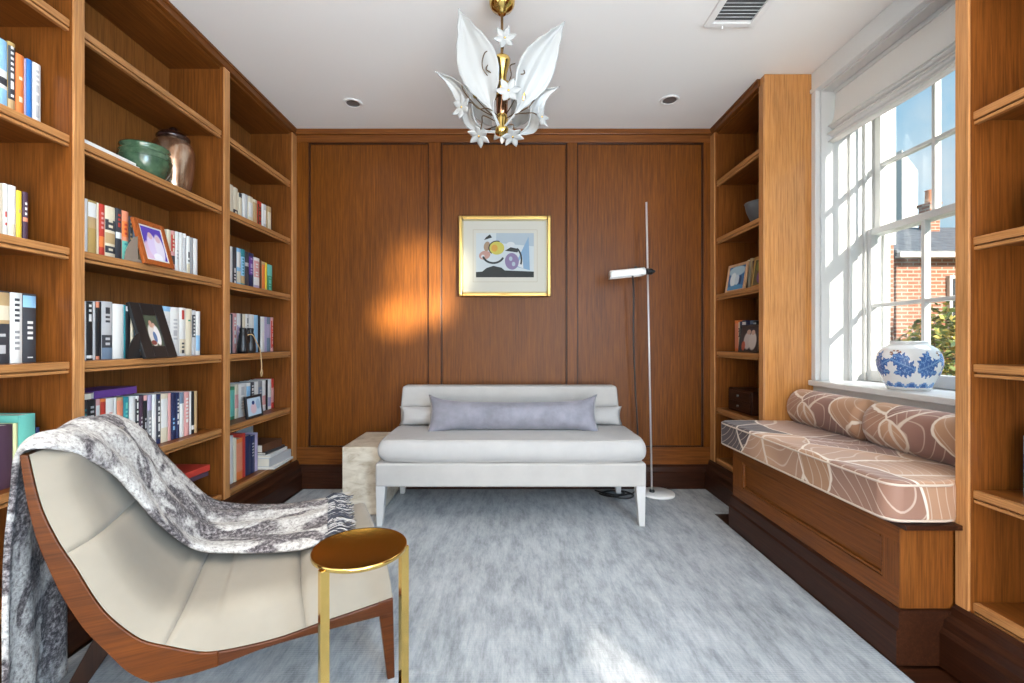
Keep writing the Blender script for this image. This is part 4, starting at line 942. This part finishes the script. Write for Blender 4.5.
arc(.64, .40, .16, .30, .03, -.4, 1.1, 1); oval(.60, .42, .03, .05, 6); oval(.65, .30, .03, .05, 6)
poly([(.14, .84), (.28, .90), (.24, .97), (.17, .90)], 1)
obj('print', bm, PM, t, recalc=False)

# ================================================================ floor lamp
LX, LY = 1.0, 3.08
t = thing('floor_lamp', 'slim chrome floor lamp with a white trough shade behind the settee', 'floor lamp', (LX, LY, 0))
bm = bmesh.new(); lathe(bm, [(0, .001), (.108, .001), (.110, .004), (.110, .013), (.106, .017), (0, .018)], (LX+.02, LY, 0), 40, close=False); obj('base', bm, WHITE_MET, t, True)
bm = bmesh.new(); tube(bm, [(LX-.022, LY, .016), (LX-.060, LY, 2.0)], .0065, 10); obj('pole', bm, CHROME, t, True)
bm = bmesh.new(); lathe(bm, [(0, .017), (.018, .017), (.018, .03), (.01, .034), (0, .034)], (LX-.022, LY, 0), 16, close=False); obj('pole_collar', bm, BLACK, t, True)
# trough: half tube along x, open below
bm = bmesh.new(); rows = []
def tr(f):  # axis point
    return Vector((.680+(.908-.680)*f, LY-.05, 1.492+.022*f))
for i in range(13):
    f = i/12; c = tr(f); rows.append([c+Vector((0, .045*math.cos(a), .038*math.sin(a)-.008)) for a in [PI*-.12+PI*1.24*k/16 for k in range(17)]])
grid(bm, rows)
for r_ in (rows[0], rows[-1]): bm.faces.new([bm.verts.new(p) for p in r_])
sh = obj('lamp_shade', bm, WHITE_MET, t, True, solid=.003)
bm = bmesh.new(); tube(bm, [tr(.15)+Vector((0, 0, .004)), tr(.85)+Vector((0, 0, .004))], .010, 10); obj('bulb', bm, mat('frosted_bulb', (.85, .83, .78), .4), sh, True)
c = tr(1.0)
bm = bmesh.new(); tube(bm, [c+Vector((-.002, 0, .006)), c+Vector((.022, .012, .008))], .020, 14); tube(bm, [c+Vector((.012, .012, .008)), (LX-.040, LY-.004, 1.524), (LX-.022, LY-.004, 1.525)], .021, 16); tube(bm, [(LX-.022, LY-.004, 1.525), (LX-.002, LY-.004, 1.526)], .015, 14, r1=.006)
obj('clamp', bm, BLACK, t, True)
bm = bmesh.new(); lathe(bm, [(0, 0), (.010, 0), (.010, .012), (0, .016)], tuple(tr(.76)+Vector((0, 0, .030))), 14, close=False); obj('switch', bm, BLACK, t, True)
bm = bmesh.new(); tube(bm, smooth_path([tr(.70)+Vector((0, .03, 0)), (.862, LY+.03, 1.38), (.868, LY+.06, 1.1), (.885, LY+.08, .75), (.905, LY+.085, .40), (.90, LY+.075, .12), (.87, LY+.03, .012), (.80, LY-.02, .008), (.70, LY-.06, .008), (.64, LY+.0, .008), (.70, LY+.05, .010), (.80, LY+.03, .010), (.84, LY-.04, .008), (.78, LY-.10, .008), (.66, LY-.06, .010), (.62, LY-.0, .010), (.72, LY+.03, .014), (.79, LY-.0, .014), (.74, LY-.05, .014), (.66, LY-.02, .014), (.60, LY+.06, .008)], 8), .0055, 8)
obj('cord', bm, BLACK, t, True)

# ================================================================ armchair
CH = thing('lounge_chair', 'greige velvet lounge chair in a curved walnut shell', 'armchair', (-.37, 1.39, 0), math.atan2(.42, .907))
IN = [(-.823, .785), (-.802, .666), (-.772, .576), (-.74, .506), (-.703, .42), (-.67, .363), (-.615, .298), (-.558, .264), (-.489, .229), (-.449, .220), (-.398, .216), (-.301, .216), (-.2, .229), (-.086, .241), (.012, .253)]
OUT = [(-.838, .787), (-.826, .681), (-.808, .583), (-.783, .498), (-.76, .433), (-.723, .352), (-.686, .293), (-.641, .225), (-.595, .182)]
CWID = .655
def taper(bm):
    # the back narrows towards its top on the far side
    for v in bm.verts:
        k = min(1, max(0, (v.co.z-.42)/.36)); k = k*k*(3-2*k); v.co.y *= 1-.25*k
    return bm
def sm2(pts, n=6): return [(p.x, p.y) for p in smooth_path([(a, b, 0) for a, b in pts], n)]
INs, OUTs = sm2(IN, 6), sm2(OUT, 6)
def strip_solid(a, b, w0, w1):
    """solid between two profiles (s, z), running across the chair from w0 to w1"""
    bm = bmesh.new(); n = len(a)
    vs = [[bm.verts.new((s, w, z)) for s, z in p] for w in (w0, w1) for p in (a, b)]
    for q, (i, j) in enumerate(((0, 1), (2, 3), (0, 2), (1, 3))):
        for k in range(n-1): bm.faces.new((vs[i][k], vs[i][k+1], vs[j][k+1], vs[j][k]))
    for k in (0, n-1): bm.faces.new((vs[0][k], vs[1][k], vs[3][k], vs[2][k]))
    return bm
def resamp(p, n):
    L_ = [0]
    for a, b in zip(p[:-1], p[1:]): L_.append(L_[-1]+math.hypot(b[0]-a[0], b[1]-a[1]))
    out = []; k = 0
    for i in range(n):
        t_ = L_[-1]*i/(n-1)
        while k < len(L_)-2 and L_[k+1] < t_: k += 1
        f = (t_-L_[k])/max(1e-9, L_[k+1]-L_[k]); out.append((p[k][0]+(p[k+1][0]-p[k][0])*f, p[k][1]+(p[k+1][1]-p[k][1])*f))
    return out
ia = [p for p in INs if p[0] < -.447]; ia = resamp(ia, 40)
ob_ = resamp(OUTs+[(-.52, .176), (-.447, .180)], 40)
obj('shell', taper(strip_solid(ia, ob_, 0, CWID)), WALNUT, CH, local=True, bevel=.003)
ra = resamp([p for p in INs if p[0] >= -.450], 24); rb = resamp([(-.450, .180), (-.35, .196), (-.276, .201), (-.17, .203), (-.086, .205), (-.028, .205), (-.0, .205)], 24); rb[-1] = (.012, .205)
WALNUT2 = wood('walnut_rail', (.03, .008, .002), (.075, .020, .005), (.13, .036, .005), 'X', .38, .0)
for w0, w1 in ((0, .032), (CWID-.032, CWID)): obj('side_rail', strip_solid(ra, rb, w0, w1), WALNUT2, CH, local=True, bevel=.004)
obj('front_rail', B((-.02, .010, .032, CWID-.032, .206, .250)), WALNUT2, CH, local=True)
def leg(pts_top, pts_bot, m=WALNUT2):
    bm = bmesh.new(); a = [bm.verts.new(p) for p in pts_top]; b = [bm.verts.new(p) for p in pts_bot]
    bm.faces.new(a); bm.faces.new(b)
    for k in range(4): bm.faces.new((a[k], a[(k+1) % 4], b[(k+1) % 4], b[k]))
    obj('leg', bm, m, CH, local=True, bevel=.003)
for w0, w1 in ((0, .032), (CWID-.032, CWID)):
    leg([(-.034, w0, .250), (.012, w0, .2525), (.012, w1, .2525), (-.034, w1, .250)], [(-.004, w0+.004, .001), (.018, w0+.004, .001), (.018, w1-.004, .001), (-.004, w1-.004, .001)])
for w0, w1 in ((.20, .230), (.43, .46)):
    leg([(-.715, w0, .335), (-.675, w0, .270), (-.675, w1, .270), (-.715, w1, .335)], [(-.880, w0+.004, .001), (-.848, w0+.004, .001), (-.848, w1-.004, .001), (-.880, w1-.004, .001)], WALNUT_D)
# upholstery: four channels swept along the shell
ARC = resamp(INs, 160)
def nrm(i):
    a = ARC[max(0, i-1)]; b = ARC[min(len(ARC)-1, i+1)]; tx, tz = b[0]-a[0], b[1]-a[1]; l = math.hypot(tx, tz); return (-tz/l, tx/l)
def idx_near(s, z): return min(range(len(ARC)), key=lambda i: (ARC[i][0]-s)**2+(ARC[i][1]-z)**2)
SEAM = [0, idx_near(-.757, .54), idx_near(-.565, .267), idx_near(-.235, .224), len(ARC)-1]
TH = [.075, .085, .125, .13]
def hgt(i):
    f = i/(len(ARC)-1); a = .072; b = .128
    k = min(1, max(0, (f-.42)/.26)); k = k*k*(3-2*k); return a+(b-a)*k
def channel(i0, i1, first, last):
    n = 22; m = 34; rows = []
    for j in range(n+1):
        f = j/n; i = i0+(i1-i0)*f; ii = int(round(i)); s, z = ARC[ii]; nx, nz = nrm(ii); h = hgt(ii)
        e = min(f, 1-f)*2
        seam = .87+.13*(1-(1-min(1, min(f, 1-f)/.12))**2)**.5
        if first and f < .15: seam = max(.45, (1-(1-f/.15)**2)**.5)
        if last and f > .90: seam = .93+.07*(1-((f-.90)/.10)**2)
        r = []
        for k in range(m+1):
            w = k/m; d = min(w, 1-w)*CWID
            q = .72*(1-(1-min(1, d/.10))**2.4)**.55+.28*(1-(1-min(1, d/.33))**2)**.5
            q = .12+.88*q
            inset = .003 + (.004 if d < .002 else 0)
            arch = .012*math.sin(PI*w)*max(0, 1-f*1.5) if first else 0
            rr = h*seam*q
            r.append((s+nx*rr, inset+w*(CWID-2*inset), z+nz*rr+arch))
        rows.append(r)
    # close to the shell
    bm = bmesh.new(); vs = grid(bm, rows)
    base = [[bm.verts.new((ARC[int(round(i0+(i1-i0)*j/n))][0]+nrm(int(round(i0+(i1-i0)*j/n)))[0]*.002, .003+(CWID-.006)*k/m, ARC[int(round(i0+(i1-i0)*j/n))][1]+nrm(int(round(i0+(i1-i0)*j/n)))[1]*.002)) for k in (0, m)] for j in range(n+1)]
    for j in range(n):
        bm.faces.new((vs[j][0], vs[j+1][0], base[j+1][0], base[j][0])); bm.faces.new((vs[j][m], vs[j+1][m], base[j+1][1], base[j][1]))
    for j in (0, n): bm.faces.new([base[j][0]]+vs[j]+[base[j][1]])
    return taper(bm)
NAMES = ['back_cushion', 'back_cushion', 'seat_cushion', 'seat_cushion']
for q in range(4):
    obj(NAMES[q], channel(SEAM[q], SEAM[q+1], q == 0, q == 3), VELVET, CH, True, local=True)

# throw over the chair (its own thing, same frame of reference as the chair)
RT = [((-.918, .135, .03), (-.918, .46, .02)), ((-.914, .135, .25), (-.914, .46, .25)), ((-.905, .125, .5), (-.905, .45, .5)), ((-.880, .09, .68), (-.880, .47, .68)), ((-.855, .03, .775), (-.855, .50, .760)),
      ((-.822, -.005, .810), (-.81, .53, .790)), ((-.765, .035, .790), (-.745, .555, .738)), ((-.715, .15, .697), (-.70, .61, .630)), ((-.676, .20, .597), (-.655, .655, .535)), ((-.630, .235, .502), (-.60, .69, .445)),
      ((-.552, .30, .385), (-.545, .705, .40)), ((-.425, .265, .368), (-.44, .705, .375)), ((-.25, .20, .378), (-.28, .665, .375)), ((-.165, .23, .388), (-.14, .635, .39))]
A_ = smooth_path([a for a, b in RT], 9); B_ = smooth_path([b for a, b in RT], 9)
rows = []; nA = len(A_)
for i, (a, b) in enumerate(zip(A_, B_)):
    tan = (A_[min(nA-1, i+1)]-A_[max(0, i-1)]); n_ = (b-a).cross(tan).normalized()*-1
    if n_.z < 0 and i > 45: n_ *= -1
    f = i/(nA-1); r = []
    for k in range(31):
        w = k/30; p = a.lerp(b, w)
        out = .016*math.sin(PI*w)
        top = max(0, 1-abs(f-.40)/.12)
        p = p + n_*out*.6 + Vector((0, 0, .012*math.sin(PI*w)*top))
        hang = max(0, 1-f/.28)
        p = p + n_*(.012*math.sin(w*13+f*6)*hang + .007*math.sin(w*19+1.3*math.sin(f*11))*(1-hang)) 
        p = p + n_*noise.noise(p*16)*.006*min(1, 6*w*(1-w)+.1)
        r.append(p)
    rows.append(r)
bm = bmesh.new(); grid(bm, rows)
TR = thing('throw_blanket', 'shaggy grey and white throw draped over the lounge chair', 'blanket', (-.37, 1.39, 0), math.atan2(.42, .907))
obj('blanket', bm, FUR, TR, True, local=True, solid=.012)
bm = bmesh.new(); last = rows[-1]; rg = random.Random(3)
for k in range(210):
    w = rg.random(); p = last[0].lerp(last[-1], w) + Vector((-.012, 0, .003+.006*rg.random()))
    dx, dy = .05+.06*rg.random(), (rg.random()-.5)*.07; q_ = p+Vector((dx*.5, dy*.3+rg.uniform(-.012, .012), .006+.010*rg.random()))
    tube(bm, smooth_path([p, q_, p+Vector((dx*.8, dy+rg.uniform(-.01, .01), .002)), p+Vector((dx, dy*.8+rg.uniform(-.012, .012), .001))], 3), .0026, 5, r1=.0012, mi=0 if rg.random() < .62 else 1)
obj('fringe', bm, [FRINGE, cmat((.50, .47, .45), .9)], TR, True, local=True)

# ================================================================ brass drinks table
t = thing('drinks_table', 'small round brass drinks table in front of the lounge chair', 'side table', (-.397, 1.2, 0))
TX, TY, TZ = -.397, 1.2, .502
bm = bmesh.new(); lathe(bm, [(0, TZ-.012), (.118, TZ-.012), (.122, TZ-.009), (.122, TZ-.001), (.1205, TZ+.0012), (.118, TZ), (0, TZ)], (TX, TY, 0), 72, close=False); obj('table_top', bm, [BRASS, BRASS_TOP], t, True)
tt = bpy.data.objects[t.children[0].name]
for p in tt.data.polygons:
    if p.center.z > TZ-.003 and math.hypot(p.center.x, p.center.y) < .1195: p.material_index = 1
for (x, y, a) in ((-.452, 1.098, .75), (-.286, 1.222, .75)):
    bm = B((-.011, .011, -.009, .009, .012, TZ-.010 if x < -.4 else TZ-.008)); bmesh.ops.transform(bm, matrix=Matrix.Translation((x, y, 0)) @ Matrix.Rotation(a, 4, 'Z'), verts=bm.verts[:]); obj('leg', bm, BRASS, t, bevel=.001)
bm = bmesh.new(); lathe(bm, [(0, .001), (.125, .001), (.125, .012), (.122, .014), (0, .014)], (TX, TY, 0), 56, close=False); obj('base_plate', bm, BRASS, t, True)

# ================================================================ chandelier
CD = 1.95; kx = CD/F
def cp(px, py, dy=0): return Vector(((px-CX)*kx, CD+dy, EYE+(CY-py)*kx))
t = thing('chandelier', 'brass chandelier with white glass leaves and flowers', 'chandelier', tuple(cp(502, 0))[:2]+(ZC,))
ax = cp(502, 0).x
def lz(pts): return [(w*kx/2, EYE+(CY-py)*kx) for w, py in pts]
def turned(name, pts, m, seg=32):
    bm = bmesh.new(); lathe(bm, lz(pts), (ax, CD, 0), seg, close=False); return obj(name, bm, m, t, True)
turned('canopy', [(0, 15), (7, 14.6), (9, 13), (12, 11.5), (20, 9), (25, 5), (26, 1), (25, -3), (22, -7), (21, -8.6), (0, -8.8)], BRASS)
turned('rod', [(0, 60), (2.6, 60), (2.6, 12), (0, 12)], mat('aged_brass', (.20, .12, .05), .35, .9), 12)
turned('stem_vase', [(0, 88), (8, 88), (8.4, 80), (9.5, 74), (13, 68), (16, 63), (17, 60), (15, 58), (9, 56.5), (5, 55), (0, 55)], BRASS)
turned('collar', [(0, 97), (18, 97), (23, 94), (23.5, 88), (22, 86), (12, 84.5), (0, 84.5)], BRASS)
turned('body', [(0, 118), (9, 118), (11, 112), (12, 100), (11, 95), (0, 95)], mat('copper', (.42, .20, .11), .2, 1))
turned('hub', [(0, 136), (6, 136), (13, 134), (14, 130), (10, 126), (12, 120), (11, 116), (7, 113), (0, 113)], BRASS)
turned('finial', [(0, 144), (1.5, 143.5), (4, 141), (4.2, 138.5), (2, 137), (0, 135)], mat('clear_drop', (.75, .70, .62), .05, coat=1), 20)
def glass_leaf(stalk, tip, width, side, bend=.0, cup=.02, m=14, n=30, wpeak=.55, curl=0):
    """leaf blade along a curved midrib from stalk points to tip"""
    path = smooth_path(stalk+[tip], 10); path = [path[int(round(i*(len(path)-1)/n))] for i in range(n+1)]
    rows = []
    for i, p in enumerate(path):
        f = i/n; tn = (path[min(n, i+1)]-path[max(0, i-1)]).normalized(); s = Vector(side)-tn*Vector(side).dot(tn); s.normalize(); up = tn.cross(s)
        g = max(0, (f-.17)/.83)
        wd = width/2*(math.sin(PI*g**wpeak)**1.55 if g > 0 and g < 1 else 0)+.0055*(1-f)
        r = []
        for k in range(m+1):
            u = -1+2*k/m
            r.append(p+s*wd*u+up*(cup*(1-u*u)*min(1, wd/.03) + .0025*math.sin(u*9)*min(1, wd/.04) + .003*(1 if k == m//2 else 0)*min(1, wd/.03) - curl*u*u*wd))
        rows.append(r)
    bm = bmesh.new(); grid(bm, rows)
    return obj('glass_leaf', bm, GLEAF, t, True, solid=.004)
# (big pair, outer pair, front and rear blades)
glass_leaf([cp(499, 129, -.02), cp(491, 112, -.05), cp(483, 88, -.075), cp(472, 55, -.085)], cp(460.5, 22, -.08), .165, (1, -.25, .25), wpeak=1.05)
glass_leaf([cp(505, 129, -.02), cp(519, 114, -.05), cp(529, 92, -.07), cp(545, 62, -.08)], cp(562.5, 34.5, -.08), .150, (1, .2, .6), wpeak=1.05)
glass_leaf([cp(497, 132, 0), cp(484, 131, .0), cp(470, 122, .0), cp(464, 102, 0), cp(452, 84, 0)], cp(434.5, 71, 0), .085, (.5, -.8, .4), wpeak=1.0)
glass_leaf([cp(507, 134, 0), cp(520, 134, 0), cp(533, 126, 0), cp(537, 108, 0), cp(545, 95, 0)], cp(560, 86.5, 0), .085, (.5, .8, -.4), wpeak=1.0)
glass_leaf([cp(500, 130, .03), cp(486, 110, .10), cp(474, 88, .15), cp(466, 68, .17)], cp(460, 52, .17), .10, (1, .3, .2), wpeak=.75)
glass_leaf([cp(504, 130, .03), cp(517, 112, .10), cp(522, 95, .15), cp(517, 84, .17)], cp(512, 72, .18), .09, (1, .2, .1), wpeak=.75)
def flower(c, d, r, spin=0):
    bm = bmesh.new(); d = Vector(d).normalized(); a = d.cross(Vector((0, 0, 1)));
    if a.length < .1: a = d.cross(Vector((1, 0, 0)))
    a.normalize(); b = d.cross(a)
    for q in range(6):
        th = spin+q*PI/3; e1 = a*math.cos(th)+b*math.sin(th); e2 = -a*math.sin(th)+b*math.cos(th)
        rows = []
        for i in range(9):
            f = i/8; wd = r*.30*math.sin(PI*min(1, .16+f*.84))**.8 if f < 1 else .0004
            z = r*(.10+.30*f*f*(-1 if False else 1))*.6
            rows.append([c+e1*r*f+e2*wd*u+d*(z-.25*r*(u*u)*.0+.06*r*(1-abs(u))) for u in (-1, -.5, 0, .5, 1)])
        grid(bm, rows)
    o = obj('flower', bm, GLEAF, t, True, solid=.003)
    bm = bmesh.new(); bmesh.ops.create_uvsphere(bm, u_segments=12, v_segments=8, radius=r*.10); bmesh.ops.translate(bm, vec=c+d*r*.14, verts=bm.verts[:]); obj('flower_eye', bm, BRASS, o, True)
FL = [((504.8, 43.5, -.03), (.05, -1, .05), 11.5, .2), ((508.5, 103, -.09), (.05, -1, .1), 12.5, .1), ((464, 115, -.06), (-.6, -.8, 0), 11.5, .4), ((540, 122, -.04), (.75, -.6, .1), 10.5, .2), ((480, 139.5, -.04), (-.25, -.5, -.8), 11.5, .3), ((512.5, 141, -.05), (.1, -.45, -.85), 11, .0), ((500, 118, .12), (0, 1, .1), 11, .2), ((476, 118, .10), (-.5, .8, 0), 10, .2)]
for (a, b_, dy), d, r, s in FL: flower(cp(a, b_, dy), d, r*kx, s)
def wire(pts):
    bm = bmesh.new(); tube(bm, smooth_path(pts, 6), .0024, 6); obj('wire_stem', bm, WIRE, t, True)
hub = lambda dy=0: cp(502, 120, dy)
wire([hub(), cp(486, 117, -.04), cp(476, 112, -.06), cp(466, 100, -.06), cp(463, 92, -.05)])
wire([hub(), cp(490, 115, -.05), cp(480, 117, -.07), cp(472, 111, -.07), cp(466, 114, -.06)])
wire([cp(500, 124), cp(484, 118, -.02), cp(482.5, 126, -.03), cp(481.5, 132, -.035), cp(480, 138, -.035)])
wire([hub(), cp(515, 119, -.04), cp(525, 119, -.05), cp(533, 119, -.05), cp(538, 121, -.04)])
wire([cp(504, 126), cp(513, 128, -.03), cp(513, 134, -.04), cp(512.5, 140, -.045)])
wire([cp(504, 96, -.03), cp(512, 92, -.07), cp(518, 86, -.08), cp(524, 84, -.08), cp(520, 74, -.07)])
wire([cp(506, 92, -.03), cp(511, 84, -.06), cp(510, 76, -.07), cp(515, 72, -.06)])
wire([cp(500, 92, -.03), cp(493, 84, -.07), cp(487, 80, -.08), cp(491, 72, -.07)])
wire([cp(498, 90, -.03), cp(484, 80, -.08), cp(486, 66, -.09), cp(494, 62, -.07)])
wire([hub(), cp(526, 112, -.03), cp(533, 106, -.04), cp(537, 99, -.03)])
wire([cp(504.5, 46, -.026), cp(503, 52, -.012), cp(502, 60, 0)])
wire([cp(506, 110, -.05), cp(508, 104, -.085)]); wire([cp(502, 120, .03), cp(500, 118, .11)]); wire([cp(498, 122, .03), cp(484, 121, .08), cp(476, 118, .095)])
BULB = mat('amber_bulb', (.75, .45, .18), .1, coat=1)
for (a, b_, dy, up) in ((476, 96, -.03, 1), (523, 101, -.03, 1), (522, 66, .10, 1)):
    c = cp(a, b_, dy); bm = bmesh.new(); lathe(bm, [(0, -.026), (.008, -.024), (.014, -.008), (.017, .012), (.018, .024), (.012, .024), (0, .02)], tuple(c), 20, close=False); s_ = obj('lamp_socket', bm, BRASS, t, True)
    bm = bmesh.new(); lathe(bm, [(0, .022), (.009, .024), (.016, .042), (.014, .06), (.006, .074), (0, .078)], tuple(c), 20, close=False); obj('bulb', bm, BULB, s_, True)
    wire([c+Vector((0, 0, -.025)), c.lerp(hub(), .5)+Vector((0, -.01, -.03)), hub()])

# ================================================================ ceiling fittings
for (X, Y, lb) in ((-.994, 2.868, 'round recessed ceiling light above the bookcase side of the room'), (1.01, 2.83, 'round recessed ceiling light beside the narrow bookcase')):
    t = thing('ceiling_light', lb, 'ceiling light', (X, Y, ZC), 0, 'recessed ceiling lights')
    bm = bmesh.new(); lathe(bm, [(.040, -.001), (.042, -.006), (.054, -.006), (.059, -.003), (.060, -.0005)], (0, 0, 0), 40, close=False); obj('trim_ring', bm, WHITE_MET, t, True, local=True)
    bm = bmesh.new(); lathe(bm, [(0, -.0012), (.030, -.0013), (.041, -.004)], (0, 0, 0), 40, close=False); obj('reflector', bm, mat('grey_reflector', (.20, .20, .20), .35, .4), t, True, local=True)
t = thing('ceiling_vent', 'white slatted air vent set in the ceiling', 'vent', (1.06, 2.0, ZC))
vx0, vx1, vy0, vy1 = .935, 1.175, 1.86, 2.16; e = .03; zv = ZC-.0005
obj('vent_frame', B((vx0, vx0+e, vy0, vy1, zv-.012, zv), (vx1-e, vx1, vy0, vy1, zv-.012, zv), (vx0+e, vx1-e, vy0, vy0+e, zv-.012, zv), (vx0+e, vx1-e, vy1-e, vy1, zv-.012, zv)), WHITE_MET, t, bevel=.003)
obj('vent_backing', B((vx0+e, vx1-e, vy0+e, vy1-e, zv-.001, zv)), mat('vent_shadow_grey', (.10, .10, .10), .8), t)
bm = bmesh.new(); ns = 11
for k in range(ns):
    y = vy0+e+(vy1-vy0-2*e)*(k+.5)/ns
    prism(bm, [(y+.006, zv-.003), (y+.0045, zv-.002), (y-.006, zv-.010), (y-.0045, zv-.011)], 'X', vx0+e, vx1-e)
obj('vent_slats', bm, WHITE_MET, t)
bm = bmesh.new(); tube(bm, [(1.02, vy1-.01, zv-.012), (1.02, vy1-.006, zv-.024)], .004, 8); obj('damper_lever', bm, WHITE_MET, t, True)

# ================================================================ outside
struct('ground_outside', B((2.6, 30, -6, 40, -1.3, -1.2)), mat('garden_soil', (.16, .17, .09), .9))
def brick_mat(name, a, b_, mortar, scale=1):
    m = mat(name, a, .85); bt = N(m, 'ShaderNodeTexBrick'); bt.inputs['Scale'].default_value = scale
    bt.inputs['Color1'].default_value = (*a, 1); bt.inputs['Color2'].default_value = (*b_, 1); bt.inputs['Mortar'].default_value = (*mortar, 1)
    bt.inputs['Mortar Size'].default_value = .012; bt.inputs['Brick Width'].default_value = .23; bt.inputs['Row Height'].default_value = .075
    v = coords(m, (1, 1, 1)); sp = N(m, 'ShaderNodeSeparateXYZ'); L(m, v, sp.inputs[0]); ad = N(m, 'ShaderNodeMath', operation='ADD'); L(m, sp.outputs[0], ad.inputs[0]); L(m, sp.outputs[1], ad.inputs[1])
    cb = N(m, 'ShaderNodeCombineXYZ'); L(m, ad.outputs[0], cb.inputs[0]); L(m, sp.outputs[2], cb.inputs[1]); L(m, cb.outputs[0], bt.inputs['Vector'])
    L(m, bt.outputs['Color'], BSDF(m).inputs['Base Color']); return m
BRK = brick_mat('red_brick', (.34, .13, .075), (.28, .10, .055), (.42, .33, .27))
STUC = mat('white_render', (.55, .54, .51), .9); SLATE = mat('grey_slate', (.13, .14, .16), .7)
v_ = coords(SLATE, (1, 1, 1)); L(SLATE, ramp(SLATE, tex_noise(SLATE, v_, 6, 5), [(.3, (.09, .10, .115)), (.7, (.19, .20, .22))]), BSDF(SLATE).inputs['Base Color'])
# brick house opposite
t = thing('brick_house', 'red brick house with a grey slate roof beyond the window', 'house', (10, 9.5, -1.2))
obj('wall', B((7.75, 13.5, 9.0, 14, -1.2, 2.80)), BRK, t)
bm = bmesh.new(); prism(bm, [(8.7, 2.80), (11.5, 3.95), (14.3, 2.80), (14.3, 2.70), (8.7, 2.70)], 'X', 7.5, 13.8); obj('roof', bm, SLATE, t)
obj('gutter', B((7.5, 13.8, 8.62, 8.74, 2.66, 2.76)), cmat((.55, .53, .50)), t)
for x0 in (8.75, 10.6):
    f_ = obj('window', B((x0, x0+.75, 8.93, 8.999, 1.05, 2.35)), cmat((.55, .55, .52)), t); obj('pane', B((x0+.06, x0+.69, 8.92, 8.93, 1.11, 2.29)), cmat((.05, .06, .07), .1), f_)
bm = B((10.2, 10.44, 10.9, 11.2, 3.2, 4.35), (10.17, 10.47, 10.87, 11.23, 4.35, 4.42)); c_ = obj('chimney', bm, BRK, t)
for yy_ in (11.05,):
    bm = bmesh.new(); lathe(bm, [(.09, 0), (.08, .3), (.095, .32), (.07, .33)], (10.32, yy_, 4.42), 16, close=False); obj('chimney_pot', bm, mat('terracotta', (.45, .18, .09), .8), c_, True)
# white rendered house whose corner shows beside the frame
t = thing('rendered_house', 'tall white rendered house with a brick lower wall seen at the window jamb', 'house', (5.6, 8, -1.2))
obj('upper_wall', B((4.6, 6.02, 7.0, 9.4, 2.55, 5.0)), STUC, t)
obj('lower_wall', B((4.62, 6.0, 7.02, 9.38, -1.2, 2.55)), BRK, t)
bm = bmesh.new(); prism(bm, [(4.5, 5.0), (5.3, 5.6), (6.12, 5.0)], 'Y', 6.9, 9.5); obj('roof', bm, SLATE, t)
# far white gable with a dark verge
t = thing('white_gable', 'far white gabled house with a dark roof edge', 'house', (14.2, 16, -1.2))
bm = bmesh.new(); prism(bm, [(13.97, -1.2), (14.54, -1.2), (14.54, 7.1), (13.97, 7.85)], 'Y', 16, 20); obj('wall', bm, STUC, t)
bm = bmesh.new(); prism(bm, [(13.5, 5.1), (13.75, 5.1), (15.0, 4.2), (15.0, 3.9), (13.75, 4.8), (13.75, 3), (13.5, 3)], 'Y', 15.6, 15.95); obj('verge_beam', bm, cmat((.03, .035, .06)), t)
# shrubs
LG = [mat('leaf_green', (.16, .21, .05), .6), mat('leaf_yellow', (.42, .34, .07), .6), mat('leaf_dark', (.05, .09, .03), .6)]
def shrub(c, rx, ry, rz, n, label, seed):
    rg = random.Random(seed); t = thing('garden_shrub', label, 'shrub', (c[0], c[1], -1.2), 0, 'shrubs beyond the window')
    bm = bmesh.new()
    for k in range(n):
        while True:
            p = Vector((rg.uniform(-1, 1), rg.uniform(-1, 1), rg.uniform(-1, 1)))
            if .35 < p.length < 1: break
        q = Vector((c[0]+p.x*rx, c[1]+p.y*ry, c[2]+p.z*rz)); s = rg.uniform(.035, .075)
        a = Vector((rg.uniform(-1, 1), rg.uniform(-1, 1), rg.uniform(-.6, .6))).normalized(); b = a.cross(Vector((rg.uniform(-1, 1), rg.uniform(-1, 1), rg.uniform(-1, 1)))).normalized()
        f = bm.faces.new([bm.verts.new(v) for v in (q-a*s, q-b*s*.45, q+a*s, q+b*s*.45)]); f.material_index = 0 if rg.random() < .5 else (1 if rg.random() < .55 else 2)
    obj('foliage', bm, LG, t, recalc=False)
    bm = bmesh.new()
    for k in range(7): a = k*.9; tube(bm, [(c[0], c[1], -1.2), (c[0]+.3*rx*math.cos(a), c[1]+.3*ry*math.sin(a), c[2]-rz*.2), (c[0]+.7*rx*math.cos(a), c[1]+.7*ry*math.sin(a), c[2]+rz*.5)], .025, 6, r1=.008)
    obj('stem', bm, mat('bark_%d' % seed, (.08, .05, .03), .9), t)
shrub((6.35, 6.45, .40), .68, .6, 1.25, 3400, 'yellow-green garden shrub close beyond the vase', 1)
shrub((7.3, 7.9, .2), .55, .6, 1.2, 1800, 'sparser garden shrub against the brick house', 2)
